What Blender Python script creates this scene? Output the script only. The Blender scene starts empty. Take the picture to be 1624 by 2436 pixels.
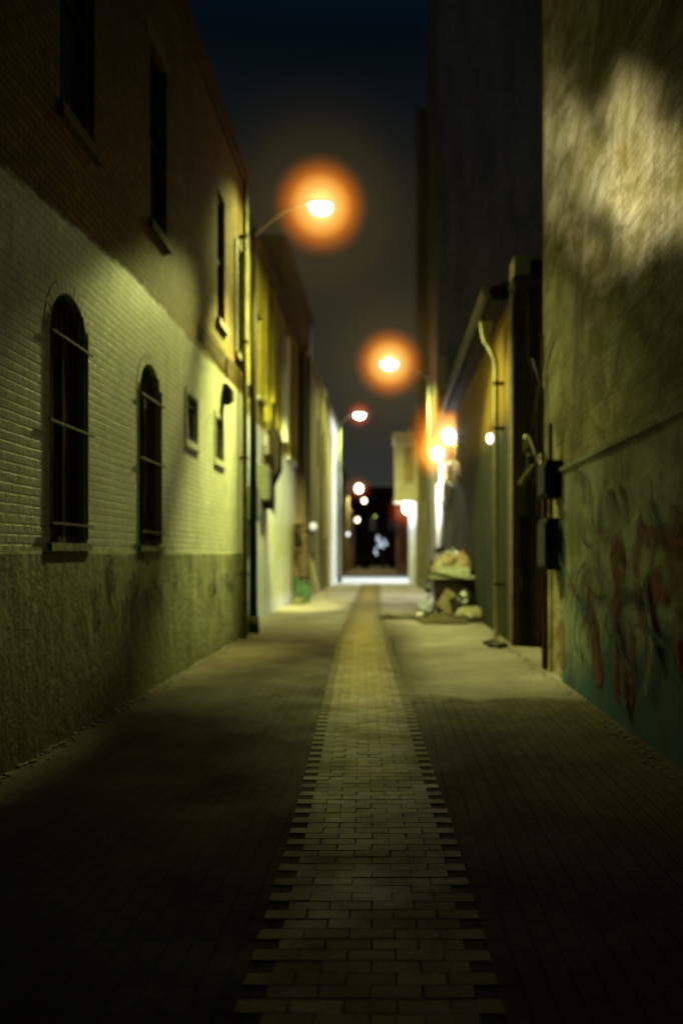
import bpy, bmesh, math, random
from mathutils import Vector, Matrix, noise

random.seed(7)
R = math.radians
scene = bpy.context.scene
COL = scene.collection
F, CX, CY, EYE = 2050.0, 889.0, 1273.0, 1.6      # focal length, vanishing point and eye height used to survey the photo


def zx(x, y, X):
    """pixel seen on the wall plane at side distance X -> (Y, Z)"""
    Y = F * X / (x - CX)
    return Y, EYE - (y - CY) / F * Y


# ------------------------------------------------------------------ tagging
ORG = {}


def tag(o, label=None, cat=None, group=None, kind=None):
    if label: o['label'] = label
    if cat: o['category'] = cat
    if group: o['group'] = group
    if kind: o['kind'] = kind
    return o


def empty(name, loc, label, cat, group=None):
    o = bpy.data.objects.new(name, None)
    o.empty_display_size = .2
    COL.objects.link(o)
    o.location = loc
    ORG[o] = Vector(loc)
    return tag(o, label, cat, group)


class MB:
    def __init__(s): s.bm = bmesh.new()

    def quad(s, *p):
        return s.bm.faces.new([s.bm.verts.new(q) for q in p])

    def box(s, x0, x1, y0, y1, z0, z1, rot=None, piv=None):
        v = [s.bm.verts.new((x, y, z)) for x in (x0, x1) for y in (y0, y1) for z in (z0, z1)]
        for f in ((0, 1, 3, 2), (4, 6, 7, 5), (0, 4, 5, 1), (2, 3, 7, 6), (0, 2, 6, 4), (1, 5, 7, 3)):
            s.bm.faces.new([v[i] for i in f])
        if rot is not None:
            piv = Vector(piv) if piv is not None else Vector(((x0 + x1) / 2, (y0 + y1) / 2, (z0 + z1) / 2))
            m = Matrix.Translation(piv) @ rot.to_4x4() @ Matrix.Translation(-piv)
            for q in v: q.co = m @ q.co
        return s

    def tube(s, pts, r, n=10, cap=True):
        pts = [Vector(p) for p in pts]
        rs = r if isinstance(r, (list, tuple)) else [r] * len(pts)
        rings = []
        up = Vector((.31, .17, .93))
        for i, p in enumerate(pts):
            d = (pts[min(i + 1, len(pts) - 1)] - pts[max(i - 1, 0)]).normalized()
            a = d.cross(up)
            if a.length < .05: a = d.cross(Vector((1, 0, 0)))
            a.normalize(); b = d.cross(a)
            rings.append([s.bm.verts.new(p + (a * math.cos(t) + b * math.sin(t)) * rs[i]) for t in [2 * math.pi * k / n for k in range(n)]])
        for q0, q1 in zip(rings, rings[1:]):
            for k in range(n):
                s.bm.faces.new((q0[k], q0[(k + 1) % n], q1[(k + 1) % n], q1[k]))
        if cap:
            s.bm.faces.new(rings[0][::-1]); s.bm.faces.new(rings[-1])
        return s

    def prism(s, poly, axis, a0, a1):
        """polygon (u,v) extruded along axis from a0 to a1"""
        def pt(u, v, w):
            return {'x': (w, u, v), 'y': (u, w, v), 'z': (u, v, w)}[axis]
        A = [s.bm.verts.new(pt(u, v, a0)) for u, v in poly]
        B = [s.bm.verts.new(pt(u, v, a1)) for u, v in poly]
        s.bm.faces.new(A[::-1]); s.bm.faces.new(B)
        for i in range(len(poly)):
            j = (i + 1) % len(poly)
            s.bm.faces.new((A[i], A[j], B[j], B[i]))
        return s

    def sphere(s, c, r, sub=2, scale=(1, 1, 1), jit=0, freq=2.0, seed=0):
        m = Matrix.Translation(Vector(c)) @ Matrix.Diagonal((r * scale[0], r * scale[1], r * scale[2], 1))
        res = bmesh.ops.create_icosphere(s.bm, subdivisions=sub, radius=1, matrix=m)
        if jit:
            cc = Vector(c)
            for v in res['verts']:
                d = v.co - cc
                k = noise.noise(d / r * freq + Vector((seed * 3.7, seed * 1.3, seed))) + .5 * noise.noise(d / r * freq * 2.3 + Vector((seed, 9, seed * 2)))
                v.co = cc + d * (1 + jit * k)
        return s

    def build(s, name, mat, parent=None, smooth=False, bevel=0, org=None, label=None):
        bmesh.ops.recalc_face_normals(s.bm, faces=s.bm.faces[:])
        if bevel:
            bmesh.ops.bevel(s.bm, geom=[e for e in s.bm.edges if e.is_manifold and e.calc_face_angle(0) > .6], offset=bevel, segments=2, affect='EDGES', clamp_overlap=True)
        L = ORG.get(parent, Vector((0, 0, 0))) if parent is not None else Vector(org or (0, 0, 0))
        for v in s.bm.verts: v.co -= L
        me = bpy.data.meshes.new(name)
        s.bm.to_mesh(me); s.bm.free()
        if smooth:
            for p in me.polygons: p.use_smooth = True
        o = bpy.data.objects.new(name, me)
        me.materials.append(mat)
        COL.objects.link(o)
        ORG[o] = L
        if parent is not None: o.parent = parent
        else: o.location = L
        if label: o['label'] = label
        return o


# ------------------------------------------------------------------ materials
class NT:
    def __init__(s, name):
        s.m = bpy.data.materials.new(name); s.m.use_nodes = True
        s.t = s.m.node_tree; s.t.nodes.clear()
        s.out = s.n('ShaderNodeOutputMaterial')
        s.b = s.n('ShaderNodeBsdfPrincipled')
        s.l(s.b.outputs[0], s.out.inputs[0])
        s.b.inputs['Specular IOR Level'].default_value = .12
        s.pos = s.n('ShaderNodeNewGeometry').outputs['Position']

    def n(s, t, **k):
        x = s.t.nodes.new(t)
        for a, v in k.items(): setattr(x, a, v)
        return x

    def l(s, a, b): s.t.links.new(a, b)

    def put(s, sock, v):
        if isinstance(v, bpy.types.NodeSocket): s.l(v, sock)
        elif isinstance(v, (tuple, list)) and len(v) == 3 and sock.type == 'RGBA': sock.default_value = (*v, 1)
        else: sock.default_value = v

    def math(s, op, a, b=0.0, clamp=False):
        x = s.n('ShaderNodeMath', operation=op, use_clamp=clamp)
        s.put(x.inputs[0], a); s.put(x.inputs[1], b); return x.outputs[0]

    def mapr(s, v, a, b, c=0.0, d=1.0):
        x = s.n('ShaderNodeMapRange'); x.clamp = True
        s.put(x.inputs[0], v)
        for i, q in enumerate((a, b, c, d)): x.inputs[i + 1].default_value = q
        return x.outputs[0]

    def mix(s, f, a, b, mode='MIX'):
        x = s.n('ShaderNodeMix', data_type='RGBA', blend_type=mode)
        s.put(x.inputs[0], f); s.put(x.inputs[6], a); s.put(x.inputs[7], b); return x.outputs[2]

    def sep(s):
        x = s.n('ShaderNodeSeparateXYZ'); s.l(s.pos, x.inputs[0]); return x.outputs

    def vec(s, order, scale=(1, 1, 1)):
        p = s.sep(); c = s.n('ShaderNodeCombineXYZ')
        for i, a in enumerate(order):
            if a in 'xyz': s.l(s.math('MULTIPLY', p['xyz'.index(a)], scale[i]), c.inputs[i])
        return c.outputs[0]

    def noise(s, scale=1, detail=4, rough=.6, vec=None, stretch=None, dist=0):
        x = s.n('ShaderNodeTexNoise'); x.inputs['Scale'].default_value = scale
        x.inputs['Detail'].default_value = detail; x.inputs['Roughness'].default_value = rough
        x.inputs['Distortion'].default_value = dist
        if stretch is not None:
            m = s.n('ShaderNodeMapping'); m.inputs['Scale'].default_value = stretch
            s.l(vec or s.pos, m.inputs[0]); s.l(m.outputs[0], x.inputs[0])
        else: s.l(vec or s.pos, x.inputs[0])
        return x.outputs[0]

    def brick(s, order, w=.215, h=.075, mortar=.008, c1=(.3, .2, .12), c2=(.2, .12, .07), cm=(.3, .28, .25)):
        x = s.n('ShaderNodeTexBrick')
        s.l(s.vec(order), x.inputs['Vector'])
        x.inputs['Scale'].default_value = 1; x.inputs['Brick Width'].default_value = w
        x.inputs['Row Height'].default_value = h; x.inputs['Mortar Size'].default_value = mortar
        x.inputs['Mortar Smooth'].default_value = .3
        s.put(x.inputs['Color1'], c1); s.put(x.inputs['Color2'], c2); s.put(x.inputs['Mortar'], cm)
        return x

    def bump(s, height, strength=.5, dist=.02):
        x = s.n('ShaderNodeBump'); x.inputs['Strength'].default_value = strength; x.inputs['Distance'].default_value = dist
        s.put(x.inputs['Height'], height); s.l(x.outputs[0], s.b.inputs['Normal'])

    def done(s, col, rough=.8, metal=0.0):
        s.put(s.b.inputs['Base Color'], col); s.put(s.b.inputs['Roughness'], rough); s.b.inputs['Metallic'].default_value = metal
        return s.m


def mat_plain(name, c, rough=.7, metal=0.0, var=.35, scale=6, bump=.15, stretch=None, spec=.4):
    t = NT(name)
    t.b.inputs['Specular IOR Level'].default_value = spec
    n = t.noise(scale, 5, .65, stretch=stretch)
    k = t.mapr(n, .3, .7, 1 - var, 1 + var * .6)
    col = t.mix(1.0, c, k, 'MULTIPLY')
    if bump: t.bump(t.noise(scale * 6, 3), bump, .01)
    return t.done(col, rough, metal)


def mat_emit(name, c, s):
    t = NT(name); t.b.inputs['Emission Color'].default_value = (*c, 1); t.b.inputs['Emission Strength'].default_value = s
    n = t.noise(3, 2)
    return t.done(t.mix(n, c, tuple(q * .9 for q in c)), .3)


def mat_wall_brick(name, order, c1, c2, cm, dirt=(.05, .045, .035), damt=.6, bump=.6, w=.215, h=.075, streak=(1.6, 1.6, .22)):
    t = NT(name)
    b = t.brick(order, w, h, .01, c1, c2, cm)
    st = t.mapr(t.noise(1.0, 6, .65, stretch=streak), .42, .75)
    col = t.mix(t.math('MULTIPLY', st, damt), b.outputs['Color'], dirt)
    n2 = t.mapr(t.noise(9, 5, .7), .3, .7, .65, 1.2)
    col = t.mix(1.0, col, n2, 'MULTIPLY')
    hgt = t.math('ADD', t.math('MULTIPLY', b.outputs['Fac'], -1.0), t.math('MULTIPLY', t.noise(14, 4, .7), .9))
    t.bump(hgt, bump, .012)
    return t.done(col, .82)


def mat_left_wall():
    """bare brown brick above, thick cream-white paint over brick below a wavering paint line"""
    t = NT('painted_brick_wall')
    b = t.brick('yz', .215, .0762, .011, (.275, .180, .032), (.175, .104, .02), (.11, .08, .03))
    dirt = t.mapr(t.noise(1.0, 6, .65, stretch=(1, 1.3, .25)), .4, .75)
    bare = t.mix(t.math('MULTIPLY', dirt, .55), b.outputs['Color'], (.05, .035, .016))
    p = t.sep()
    # paint tone: streaked, grimy towards the ground and under the windows
    pn = t.mapr(t.noise(.8, 6, .7, stretch=(1, 1.2, .3)), .35, .72)
    paint = t.mix(t.math('MULTIPLY', pn, .6), (.56, .57, .46), (.25, .24, .10))
    paint = t.mix(t.mapr(t.noise(17, 4, .75), .58, .72, 0, .5), paint, (.17, .16, .10))
    paint = t.mix(t.math('MULTIPLY', b.outputs['Fac'], .36), paint, (.2, .2, .14))
    near_shade = t.math('MULTIPLY', t.mapr(t.math('ADD', p[2], t.math('MULTIPLY', t.noise(.8, 4), .8)), 5.2, 8.2, 0, .75), t.mapr(p[1], 15.5, 9.5))  # upper near wall darkened in colour to hold it in shade
    bare = t.mix(near_shade, bare, (.035, .027, .018))
    edge = t.math('ADD', p[2], t.math('MULTIPLY', t.noise(1.5, 4, .6), -.25))
    edge = t.math('ADD', edge, t.mapr(p[1], 5.5, 9.5, .30, 0))
    m = t.mapr(edge, 4.50, 4.56)
    col = t.mix(m, paint, bare)
    n2 = t.mapr(t.noise(8, 5, .7), .3, .7, .7, 1.15)
    col = t.mix(1.0, col, n2, 'MULTIPLY')
    lump = t.mapr(p[2], 1.6, 2.6, 1.0, .35)
    hgt = t.math('ADD', t.math('MULTIPLY', b.outputs['Fac'], -1.0), t.math('MULTIPLY', t.math('MULTIPLY', t.noise(16, 4, .7), lump), 1.6))
    t.bump(hgt, .75, .014)
    rough = t.mapr(m, 0, 1, .5, .85)
    return t.done(col, rough)


def mat_dado():
    t = NT('grimy_shaded_plaster')
    p = t.sep()
    n = t.noise(.9, 7, .72, stretch=(1, 1, .4), dist=.5)
    col = t.mix(t.mapr(n, .36, .66), (.27, .275, .17), (.12, .118, .055))
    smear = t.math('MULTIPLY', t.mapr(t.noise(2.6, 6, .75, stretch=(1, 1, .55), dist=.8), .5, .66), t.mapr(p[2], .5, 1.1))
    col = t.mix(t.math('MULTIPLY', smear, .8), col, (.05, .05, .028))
    drip = t.mapr(t.noise(3.5, 4, .6, stretch=(1, 1, .08)), .56, .66, 0, .55)
    col = t.mix(drip, col, (.07, .062, .03))
    low = t.mapr(t.math('ADD', p[2], t.math('MULTIPLY', t.noise(1.6, 5, .7), .9)), .3, 1.75, .85, 0)  # falloff of light towards the ground painted into the colour
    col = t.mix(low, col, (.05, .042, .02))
    col = t.mix(1.0, col, t.mapr(t.noise(13, 5, .75), .3, .7, .65, 1.25), 'MULTIPLY')
    t.bump(t.math('ADD', t.noise(10, 6, .75), t.math('MULTIPLY', t.noise(2.5, 4), 1.5)), .7, .03)
    return t.done(col, .85)


def mat_paver_sheet():
    t = NT('dark_brick_paving')
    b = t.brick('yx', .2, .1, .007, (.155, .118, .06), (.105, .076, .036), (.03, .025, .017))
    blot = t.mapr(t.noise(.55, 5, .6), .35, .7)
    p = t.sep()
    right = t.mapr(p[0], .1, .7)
    col = t.mix(1.0, b.outputs['Color'], t.mix(right, (.20, .155, .145), (.46, .42, .38)), 'MULTIPLY')  # left half darkened in colour where the lamp beam falls short
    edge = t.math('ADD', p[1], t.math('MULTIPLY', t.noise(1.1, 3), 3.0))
    far = t.math('MAXIMUM', t.mapr(t.math('ADD', p[1], t.math('MULTIPLY', right, 5.0)), 16.5, 25), t.math('MULTIPLY', right, t.math('MULTIPLY', t.mapr(edge, 11.1, 11.6), .9)))  # far paving lightened in colour as lamplight; near right patch is paler brick
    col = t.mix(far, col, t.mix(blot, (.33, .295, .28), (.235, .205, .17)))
    col = t.mix(t.math('MULTIPLY', blot, .5), col, (.06, .05, .032))
    col = t.mix(1.0, col, t.mapr(t.noise(30, 3), .3, .7, .75, 1.2), 'MULTIPLY')
    t.bump(t.math('ADD', t.math('MULTIPLY', b.outputs['Fac'], -1.0), t.math('MULTIPLY', t.noise(20, 4), .5)), .6, .012)
    t.b.inputs['Specular IOR Level'].default_value = .08
    return t.done(col, t.mapr(t.noise(1.3, 4), .3, .7, .65, .9))


def mat_strip():
    t = NT('pale_brick_band')
    a = t.n('ShaderNodeAttribute', attribute_name='tone')
    col = t.mix(a.outputs['Fac'], (.075, .053, .014), (.215, .157, .037))
    col = t.mix(t.mapr(t.noise(1.1, 5), .5, .75, 0, .5), col, (.11, .095, .06))
    col = t.mix(1.0, col, t.mapr(t.noise(25, 4, .7), .3, .7, .7, 1.2), 'MULTIPLY')
    t.bump(t.noise(40, 4, .7), .3, .008)
    return t.done(col, t.mapr(t.noise(2, 4), .3, .7, .45, .75))


def mat_mural():
    """lower mural wall: weathered pale green over blue, with patches"""
    t = NT('weathered_mural_paint')
    p = t.sep()
    n = t.noise(1.3, 6, .7, stretch=(1, .6, .9), dist=.8)
    col = t.mix(t.mapr(n, .38, .62), (.36, .42, .30), (.12, .145, .09))
    y = t.mapr(t.noise(1.7, 4, .6, stretch=(1, 1, .5)), .55, .68)
    col = t.mix(t.math('MULTIPLY', y, t.mapr(p[1], 8, 10.5)), col, (.17, .17, .04))
    e = t.math('ADD', p[2], t.math('MULTIPLY', t.noise(1.2, 4), 1.0))
    e = t.math('ADD', e, t.mapr(p[1], 7, 11, 0, .9))
    col = t.mix(t.mapr(e, 1.35, 1.75, 1, 0), col, (.035, .09, .13))
    col = t.mix(t.mapr(t.noise(2.3, 6, .7, stretch=(1, .6, .4)), .53, .68, 0, .75), col, (.05, .045, .03))
    t.bump(t.noise(12, 5, .7), .35, .015)
    return t.done(col, .75)


def mat_upper_stucco():
    t = NT('stained_leaf_shade_stucco')
    n = t.noise(1.2, 6, .68, stretch=(1, .5, .8), dist=1.2)
    col = t.mix(t.mapr(n, .36, .64), (.50, .45, .29), (.17, .135, .045))
    b = t.brick('yz', .22, .08, .01, (1, 1, 1), (.9, .9, .9), (.8, .8, .78))
    col = t.mix(1.0, col, b.outputs['Color'], 'MULTIPLY')
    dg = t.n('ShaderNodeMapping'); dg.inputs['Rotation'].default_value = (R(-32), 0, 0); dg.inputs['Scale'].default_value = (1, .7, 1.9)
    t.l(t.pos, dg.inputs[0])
    leaf = t.mapr(t.noise(1.7, 6, .7, vec=dg.outputs[0], dist=.7), .46, .6, 0, .75)  # leafy branch shadow painted into the stucco colour as diagonal blotches
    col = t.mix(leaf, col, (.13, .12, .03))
    drip = t.mapr(t.noise(1.3, 4, .6, stretch=(1, 1.0, .16)), .54, .64, 0, .7)
    p = t.sep()
    col = t.mix(t.math('MULTIPLY', drip, t.mapr(p[2], 6.2, 4.4)), col, (.085, .05, .018))
    t.bump(t.math('ADD', t.math('MULTIPLY', b.outputs['Fac'], -.6), t.noise(9, 6, .7)), .3, .02)
    return t.done(col, .85)


def mat_l2():
    """yellow painted plaster upstairs, cream below, a faded pastel mural near its end"""
    t = NT('yellow_and_cream_plaster')
    p = t.sep()
    st = t.mapr(t.noise(1.2, 6, .65, stretch=(1, 1.4, .16)), .38, .7)
    up = t.mix(st, (.44, .37, .055), (.24, .18, .025))
    lo = t.mix(t.math('MULTIPLY', st, .7), (.58, .62, .82), (.37, .40, .44))
    pas = t.mix(t.mapr(t.noise(1.2, 3, .5, stretch=(1, 1.6, .3)), .35, .65), (.36, .46, .44), (.50, .42, .22))
    pm = t.math('MULTIPLY', t.mapr(p[1], 20.5, 26), t.mapr(p[2], 2.3, 3.1, 1, 0))
    pm = t.math('MULTIPLY', pm, t.mapr(t.noise(.9, 3), .3, .5))
    lo = t.mix(t.math('MULTIPLY', pm, t.mapr(p[2], .3, .5)), lo, pas)
    e = t.math('ADD', p[2], t.math('MULTIPLY', t.noise(2, 4), .3))
    col = t.mix(t.mapr(e, 4.75, 4.95), lo, up)
    col = t.mix(1.0, col, t.mapr(t.noise(7, 5, .7), .3, .7, .75, 1.15), 'MULTIPLY')
    t.bump(t.noise(11, 5, .7), .3, .015)
    return t.done(col, .75)


def mat_r2():
    """low building on the right: ochre upstairs, dark green-grey at the foot"""
    t = NT('ochre_plaster_dark_foot')
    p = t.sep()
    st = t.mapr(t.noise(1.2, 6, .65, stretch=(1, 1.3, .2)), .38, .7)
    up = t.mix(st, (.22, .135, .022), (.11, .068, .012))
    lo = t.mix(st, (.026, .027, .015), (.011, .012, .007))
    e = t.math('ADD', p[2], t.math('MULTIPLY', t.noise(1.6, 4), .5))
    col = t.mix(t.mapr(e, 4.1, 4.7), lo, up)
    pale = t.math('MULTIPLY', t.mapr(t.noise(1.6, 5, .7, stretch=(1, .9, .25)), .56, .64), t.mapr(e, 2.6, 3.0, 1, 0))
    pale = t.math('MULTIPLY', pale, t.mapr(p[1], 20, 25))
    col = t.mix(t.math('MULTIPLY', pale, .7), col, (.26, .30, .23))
    t.bump(t.noise(11, 5, .7), .4, .015)
    return t.done(col, .8)


def mat_spray(name, c, strength=1.0):
    """sprayed paint: soft overspray at the edge, patchy and worn inside"""
    t = NT(name)
    a = t.n('ShaderNodeAttribute', attribute_name='soft').outputs['Fac']
    n = t.noise(5, 6, .7, stretch=(1, 1, .5))
    worn = t.mapr(t.noise(2.2, 5, .7), .32, .6, .35, 1)
    al = t.math('MULTIPLY', t.mapr(t.math('ADD', a, t.math('MULTIPLY', n, .55)), .35, 1.0), worn)
    t.put(t.b.inputs['Alpha'], t.math('MULTIPLY', al, strength))
    t.b.inputs['Specular IOR Level'].default_value = .2
    return t.done(t.mix(1.0, c, t.mapr(n, .3, .7, .6, 1.2), 'MULTIPLY'), .8)


M = {}
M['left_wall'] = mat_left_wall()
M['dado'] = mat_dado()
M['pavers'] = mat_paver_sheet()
M['strip'] = mat_strip()
M['mural'] = mat_mural()
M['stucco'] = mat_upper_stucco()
M['l2'] = mat_l2()
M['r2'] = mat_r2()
M['brown_yz'] = mat_wall_brick('brown_brick', 'yz', (.12, .075, .04), (.08, .05, .028), (.07, .06, .045))
M['brown_xz'] = mat_wall_brick('brown_brick_front', 'xz', (.12, .085, .055), (.085, .06, .04), (.07, .06, .045))
M['l3'] = mat_wall_brick('pale_painted_brick', 'yz', (.27, .245, .15), (.21, .185, .11), (.16, .145, .09), damt=.65)
M['tower'] = mat_wall_brick('tower_brick', 'xz', (.40, .38, .42), (.32, .30, .32), (.28, .27, .3))
M['tower_yz'] = mat_wall_brick('tower_side_brick', 'yz', (.26, .20, .10), (.19, .14, .07), (.16, .14, .09))
M['soot_brick'] = mat_wall_brick('sooty_brick', 'xz', (.17, .13, .085), (.11, .085, .055), (.1, .085, .06))
M['gutter'] = mat_plain('dull_gutter_metal', (.10, .095, .05), .7, spec=.25)
M['roof'] = mat_plain('dark_roofing', (.03, .03, .03), .9)
M['white_paint'] = mat_plain('white_wall_paint', (.72, .73, .70), .55, var=.2, scale=3, stretch=(1, 1, .3))
M['cream'] = mat_plain('cream_paint', (.55, .5, .34), .6, var=.25, scale=4)
M['pale_trim'] = mat_plain('pale_trim_paint', (.42, .44, .28), .6, var=.3, scale=5)
M['black_metal'] = mat_plain('dark_grimy_metal', (.02, .018, .015), .8, 0, spec=.15)
M['iron'] = mat_plain('rusty_bars', (.10, .07, .04), .7, 0, spec=.2)
M['pole'] = mat_plain('weathered_steel_pole', (.022, .017, .010), .8, 0, spec=.15)
M['pole_pale'] = mat_plain('galvanised_steel', (.42, .43, .32), .45, .5)
M['pipe'] = mat_plain('pale_painted_pipe', (.24, .235, .12), .7, var=.5, scale=5, spec=.2)
M['pipe_pale'] = mat_plain('pale_olive_pipe', (.5, .48, .28), .6, var=.4, scale=5)
M['pipe_red'] = mat_plain('dark_red_pipe', (.07, .016, .012), .55)
M['glass'] = mat_plain('dark_window_glass', (.006, .01, .018), .12, var=.3, bump=.03, scale=2)
M['frame_dark'] = mat_plain('dark_window_frame', (.025, .02, .014), .8, spec=.15)
M['stone'] = mat_plain('stone_sill', (.26, .22, .13), .8, var=.35, scale=7)
M['shaded_stone'] = mat_plain('shaded_stone', (.11, .085, .045), .9, var=.35, scale=7)  # stone darkened in colour so upper sills and lintels sit in shade
M['asphalt'] = mat_plain('asphalt', (.05, .05, .048), .8, var=.3, scale=3, bump=.4)
M['concrete'] = mat_plain('worn_concrete', (.42, .43, .42), .7, var=.25, scale=2, bump=.3)
M['red'] = mat_spray('faded_red_mural_paint', (.19, .034, .02), .95)
M['orange'] = mat_spray('faded_ochre_mural_paint', (.20, .075, .02), .75)
M['ink'] = mat_spray('black_spray_paint', (.012, .012, .010), .85)
M['ink_faded'] = mat_spray('faded_black_spray', (.012, .012, .008), .95)
M['hood'] = mat_plain('sooty_sheet_metal', (.010, .008, .006), 1.0, 0, spec=0, bump=0)
M['box_grey'] = mat_plain('grey_green_meter_box', (.14, .15, .09), .5, .2)
M['dumpster'] = mat_plain('dented_dark_dumpster_paint', (.022, .018, .017), .4, .1, var=.5, scale=4)
M['rim'] = mat_plain('scuffed_dumpster_rim', (.34, .36, .28), .5, .3)
M['tan'] = mat_plain('tan_bag_paper', (.29, .22, .135), .6, var=.4, scale=5, bump=.5)
M['grey_bag'] = mat_plain('pale_plastic_bag', (.27, .25, .17), .35, var=.3, scale=6, bump=.6)
M['black_bag'] = mat_plain('black_plastic_bag', (.010, .011, .012), .22, var=.4, scale=4, bump=.5)
M['blue_bag'] = mat_plain('blue_white_plastic', (.35, .37, .55), .35, var=.4, scale=7, bump=.4)
M['cardboard'] = mat_plain('damp_cardboard', (.22, .18, .10), .85, var=.35, scale=5)
M['green'] = mat_plain('green_plastic', (.016, .05, .022), .6, var=.7, bump=.5, spec=.2)
M['orange_plastic'] = mat_plain('orange_plastic', (.5, .18, .03), .45)
M['leafdark'] = mat_plain('night_foliage', (.035, .04, .02), .7, var=.5)
M['bark'] = mat_plain('bark', (.05, .04, .03), .9)
M['lens'] = mat_emit('sodium_lamp_lens', (1.0, .93, .72), 22)
M['lens_far'] = mat_emit('far_lamp_lens', (1.0, .9, .66), 7)
M['lens_cool'] = mat_emit('cool_white_lamp_lens', (.86, .92, 1.0), 25)
M['bulb_small'] = mat_emit('small_cool_bulb', (.85, .9, 1.0), 3)
M['bulb_green'] = mat_emit('green_signal_lens', (.7, .9, .12), 2.2)
M['fairy'] = mat_emit('white_fairy_bulb', (.75, .88, 1.0), 3.0)
M['red_lens'] = mat_emit('red_lamp_lens', (1.0, .06, .02), .5)


def mat_halo(name, body, rim, core, size):
    """halation painted round a lamp as volume emission: a glow that thins out at its skin"""
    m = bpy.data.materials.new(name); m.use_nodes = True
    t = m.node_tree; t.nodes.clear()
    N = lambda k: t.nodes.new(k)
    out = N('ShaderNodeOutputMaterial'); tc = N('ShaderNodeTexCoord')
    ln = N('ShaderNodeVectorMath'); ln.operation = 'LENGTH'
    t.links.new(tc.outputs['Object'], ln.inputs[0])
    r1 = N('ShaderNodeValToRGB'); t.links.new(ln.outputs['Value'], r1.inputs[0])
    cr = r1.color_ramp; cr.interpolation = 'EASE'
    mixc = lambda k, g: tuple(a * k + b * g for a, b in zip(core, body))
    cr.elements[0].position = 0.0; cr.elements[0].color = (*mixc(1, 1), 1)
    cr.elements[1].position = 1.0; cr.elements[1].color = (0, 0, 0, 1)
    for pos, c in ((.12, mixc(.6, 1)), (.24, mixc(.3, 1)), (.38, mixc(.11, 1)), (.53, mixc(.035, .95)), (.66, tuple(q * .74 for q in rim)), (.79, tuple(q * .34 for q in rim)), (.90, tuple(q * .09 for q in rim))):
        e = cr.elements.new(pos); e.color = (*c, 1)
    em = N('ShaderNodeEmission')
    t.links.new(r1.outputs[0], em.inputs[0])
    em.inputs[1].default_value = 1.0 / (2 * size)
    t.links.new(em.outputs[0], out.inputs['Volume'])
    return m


def halo(parent, c, r, gain, name, redder=False, outer_glow=False):  # glow painted round the lamps as emissive balls; no mist in the air
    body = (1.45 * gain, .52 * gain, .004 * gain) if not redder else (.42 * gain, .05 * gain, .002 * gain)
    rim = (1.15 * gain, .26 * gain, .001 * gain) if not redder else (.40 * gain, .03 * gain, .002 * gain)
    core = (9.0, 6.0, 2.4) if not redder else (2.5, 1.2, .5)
    if outer_glow: body, rim, core = (.034, .022, .004), (.019, .011, .002), (.05, .036, .009)
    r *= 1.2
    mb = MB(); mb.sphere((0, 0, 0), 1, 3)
    o = mb.build('painted_halo', mat_halo(name, body, rim, core, r), None, True)
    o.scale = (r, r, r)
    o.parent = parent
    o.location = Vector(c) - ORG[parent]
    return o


# ------------------------------------------------------------------ walls with openings
def wall_plane(mb, X, y0, y1, z0, z1, holes, depth, inward):
    """wall sheet on plane x=X, rectangular or arched openings (ya,yb,za,zb,arch), reveals going `depth` inward"""
    ys = sorted({y0, y1, *[h[0] for h in holes], *[h[1] for h in holes]})
    zs = sorted({z0, z1, *[h[2] for h in holes], *[h[3] for h in holes]})
    ys = [v for v in ys if y0 <= v <= y1]; zs = [v for v in zs if z0 <= v <= z1]
    for a, b in zip(ys, ys[1:]):
        for c, d in zip(zs, zs[1:]):
            my, mz = (a + b) / 2, (c + d) / 2
            if any(h[0] < my < h[1] and h[2] < mz < h[3] for h in holes): continue
            mb.quad((X, a, c), (X, b, c), (X, b, d), (X, a, d))
    xi = X + inward * depth
    for h in holes:
        ya, yb, za, zb = h[:4]; arch = h[4] if len(h) > 4 else 0
        if arch:
            n = 14
            zc = zb - arch
            pts = [((ya + yb) / 2 - (yb - ya) / 2 * math.cos(math.pi * k / n), zc + arch * math.sin(math.pi * k / n)) for k in range(n + 1)]
            for (p, q), (r, s) in zip(pts, pts[1:]):
                if abs(q - zb) > 1e-5 or abs(s - zb) > 1e-5:
                    mb.quad((X, p, q), (X, r, s), (X, r, zb), (X, p, zb))
                mb.quad((X, p, q), (X, r, s), (xi, r, s), (xi, p, q))
            ztop = zc
        else:
            ztop = zb
            mb.quad((X, ya, zb), (X, yb, zb), (xi, yb, zb), (xi, ya, zb))
        mb.quad((X, ya, za), (X, ya, ztop), (xi, ya, ztop), (xi, ya, za))
        mb.quad((X, yb, za), (X, yb, ztop), (xi, yb, ztop), (xi, yb, za))
        mb.quad((X, ya, za), (X, yb, za), (xi, yb, za), (xi, ya, za))


def body_faces(mb, X, Xb, y0, y1, z0, z1):
    """the two end walls and the back of a building whose street front is at X"""
    mb.quad((X, y0, z0), (Xb, y0, z0), (Xb, y0, z1), (X, y0, z1))
    mb.quad((X, y1, z0), (Xb, y1, z0), (Xb, y1, z1), (X, y1, z1))
    mb.quad((Xb, y0, z0), (Xb, y1, z0), (Xb, y1, z1), (Xb, y0, z1))


def arch_poly(ya, yb, za, zb, arch, n=14):
    zc = zb - arch
    return [(ya, za), (yb, za)] + [((ya + yb) / 2 + (yb - ya) / 2 * math.cos(math.pi * k / n), zc + arch * math.sin(math.pi * k / n)) for k in range(n + 1)]


def ribbon(pts, w, X):
    """flat brush stroke on wall plane X through (Y,Z) points; w may vary"""
    mb = MB()
    stroke(mb, pts, w, X)
    return mb


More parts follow.
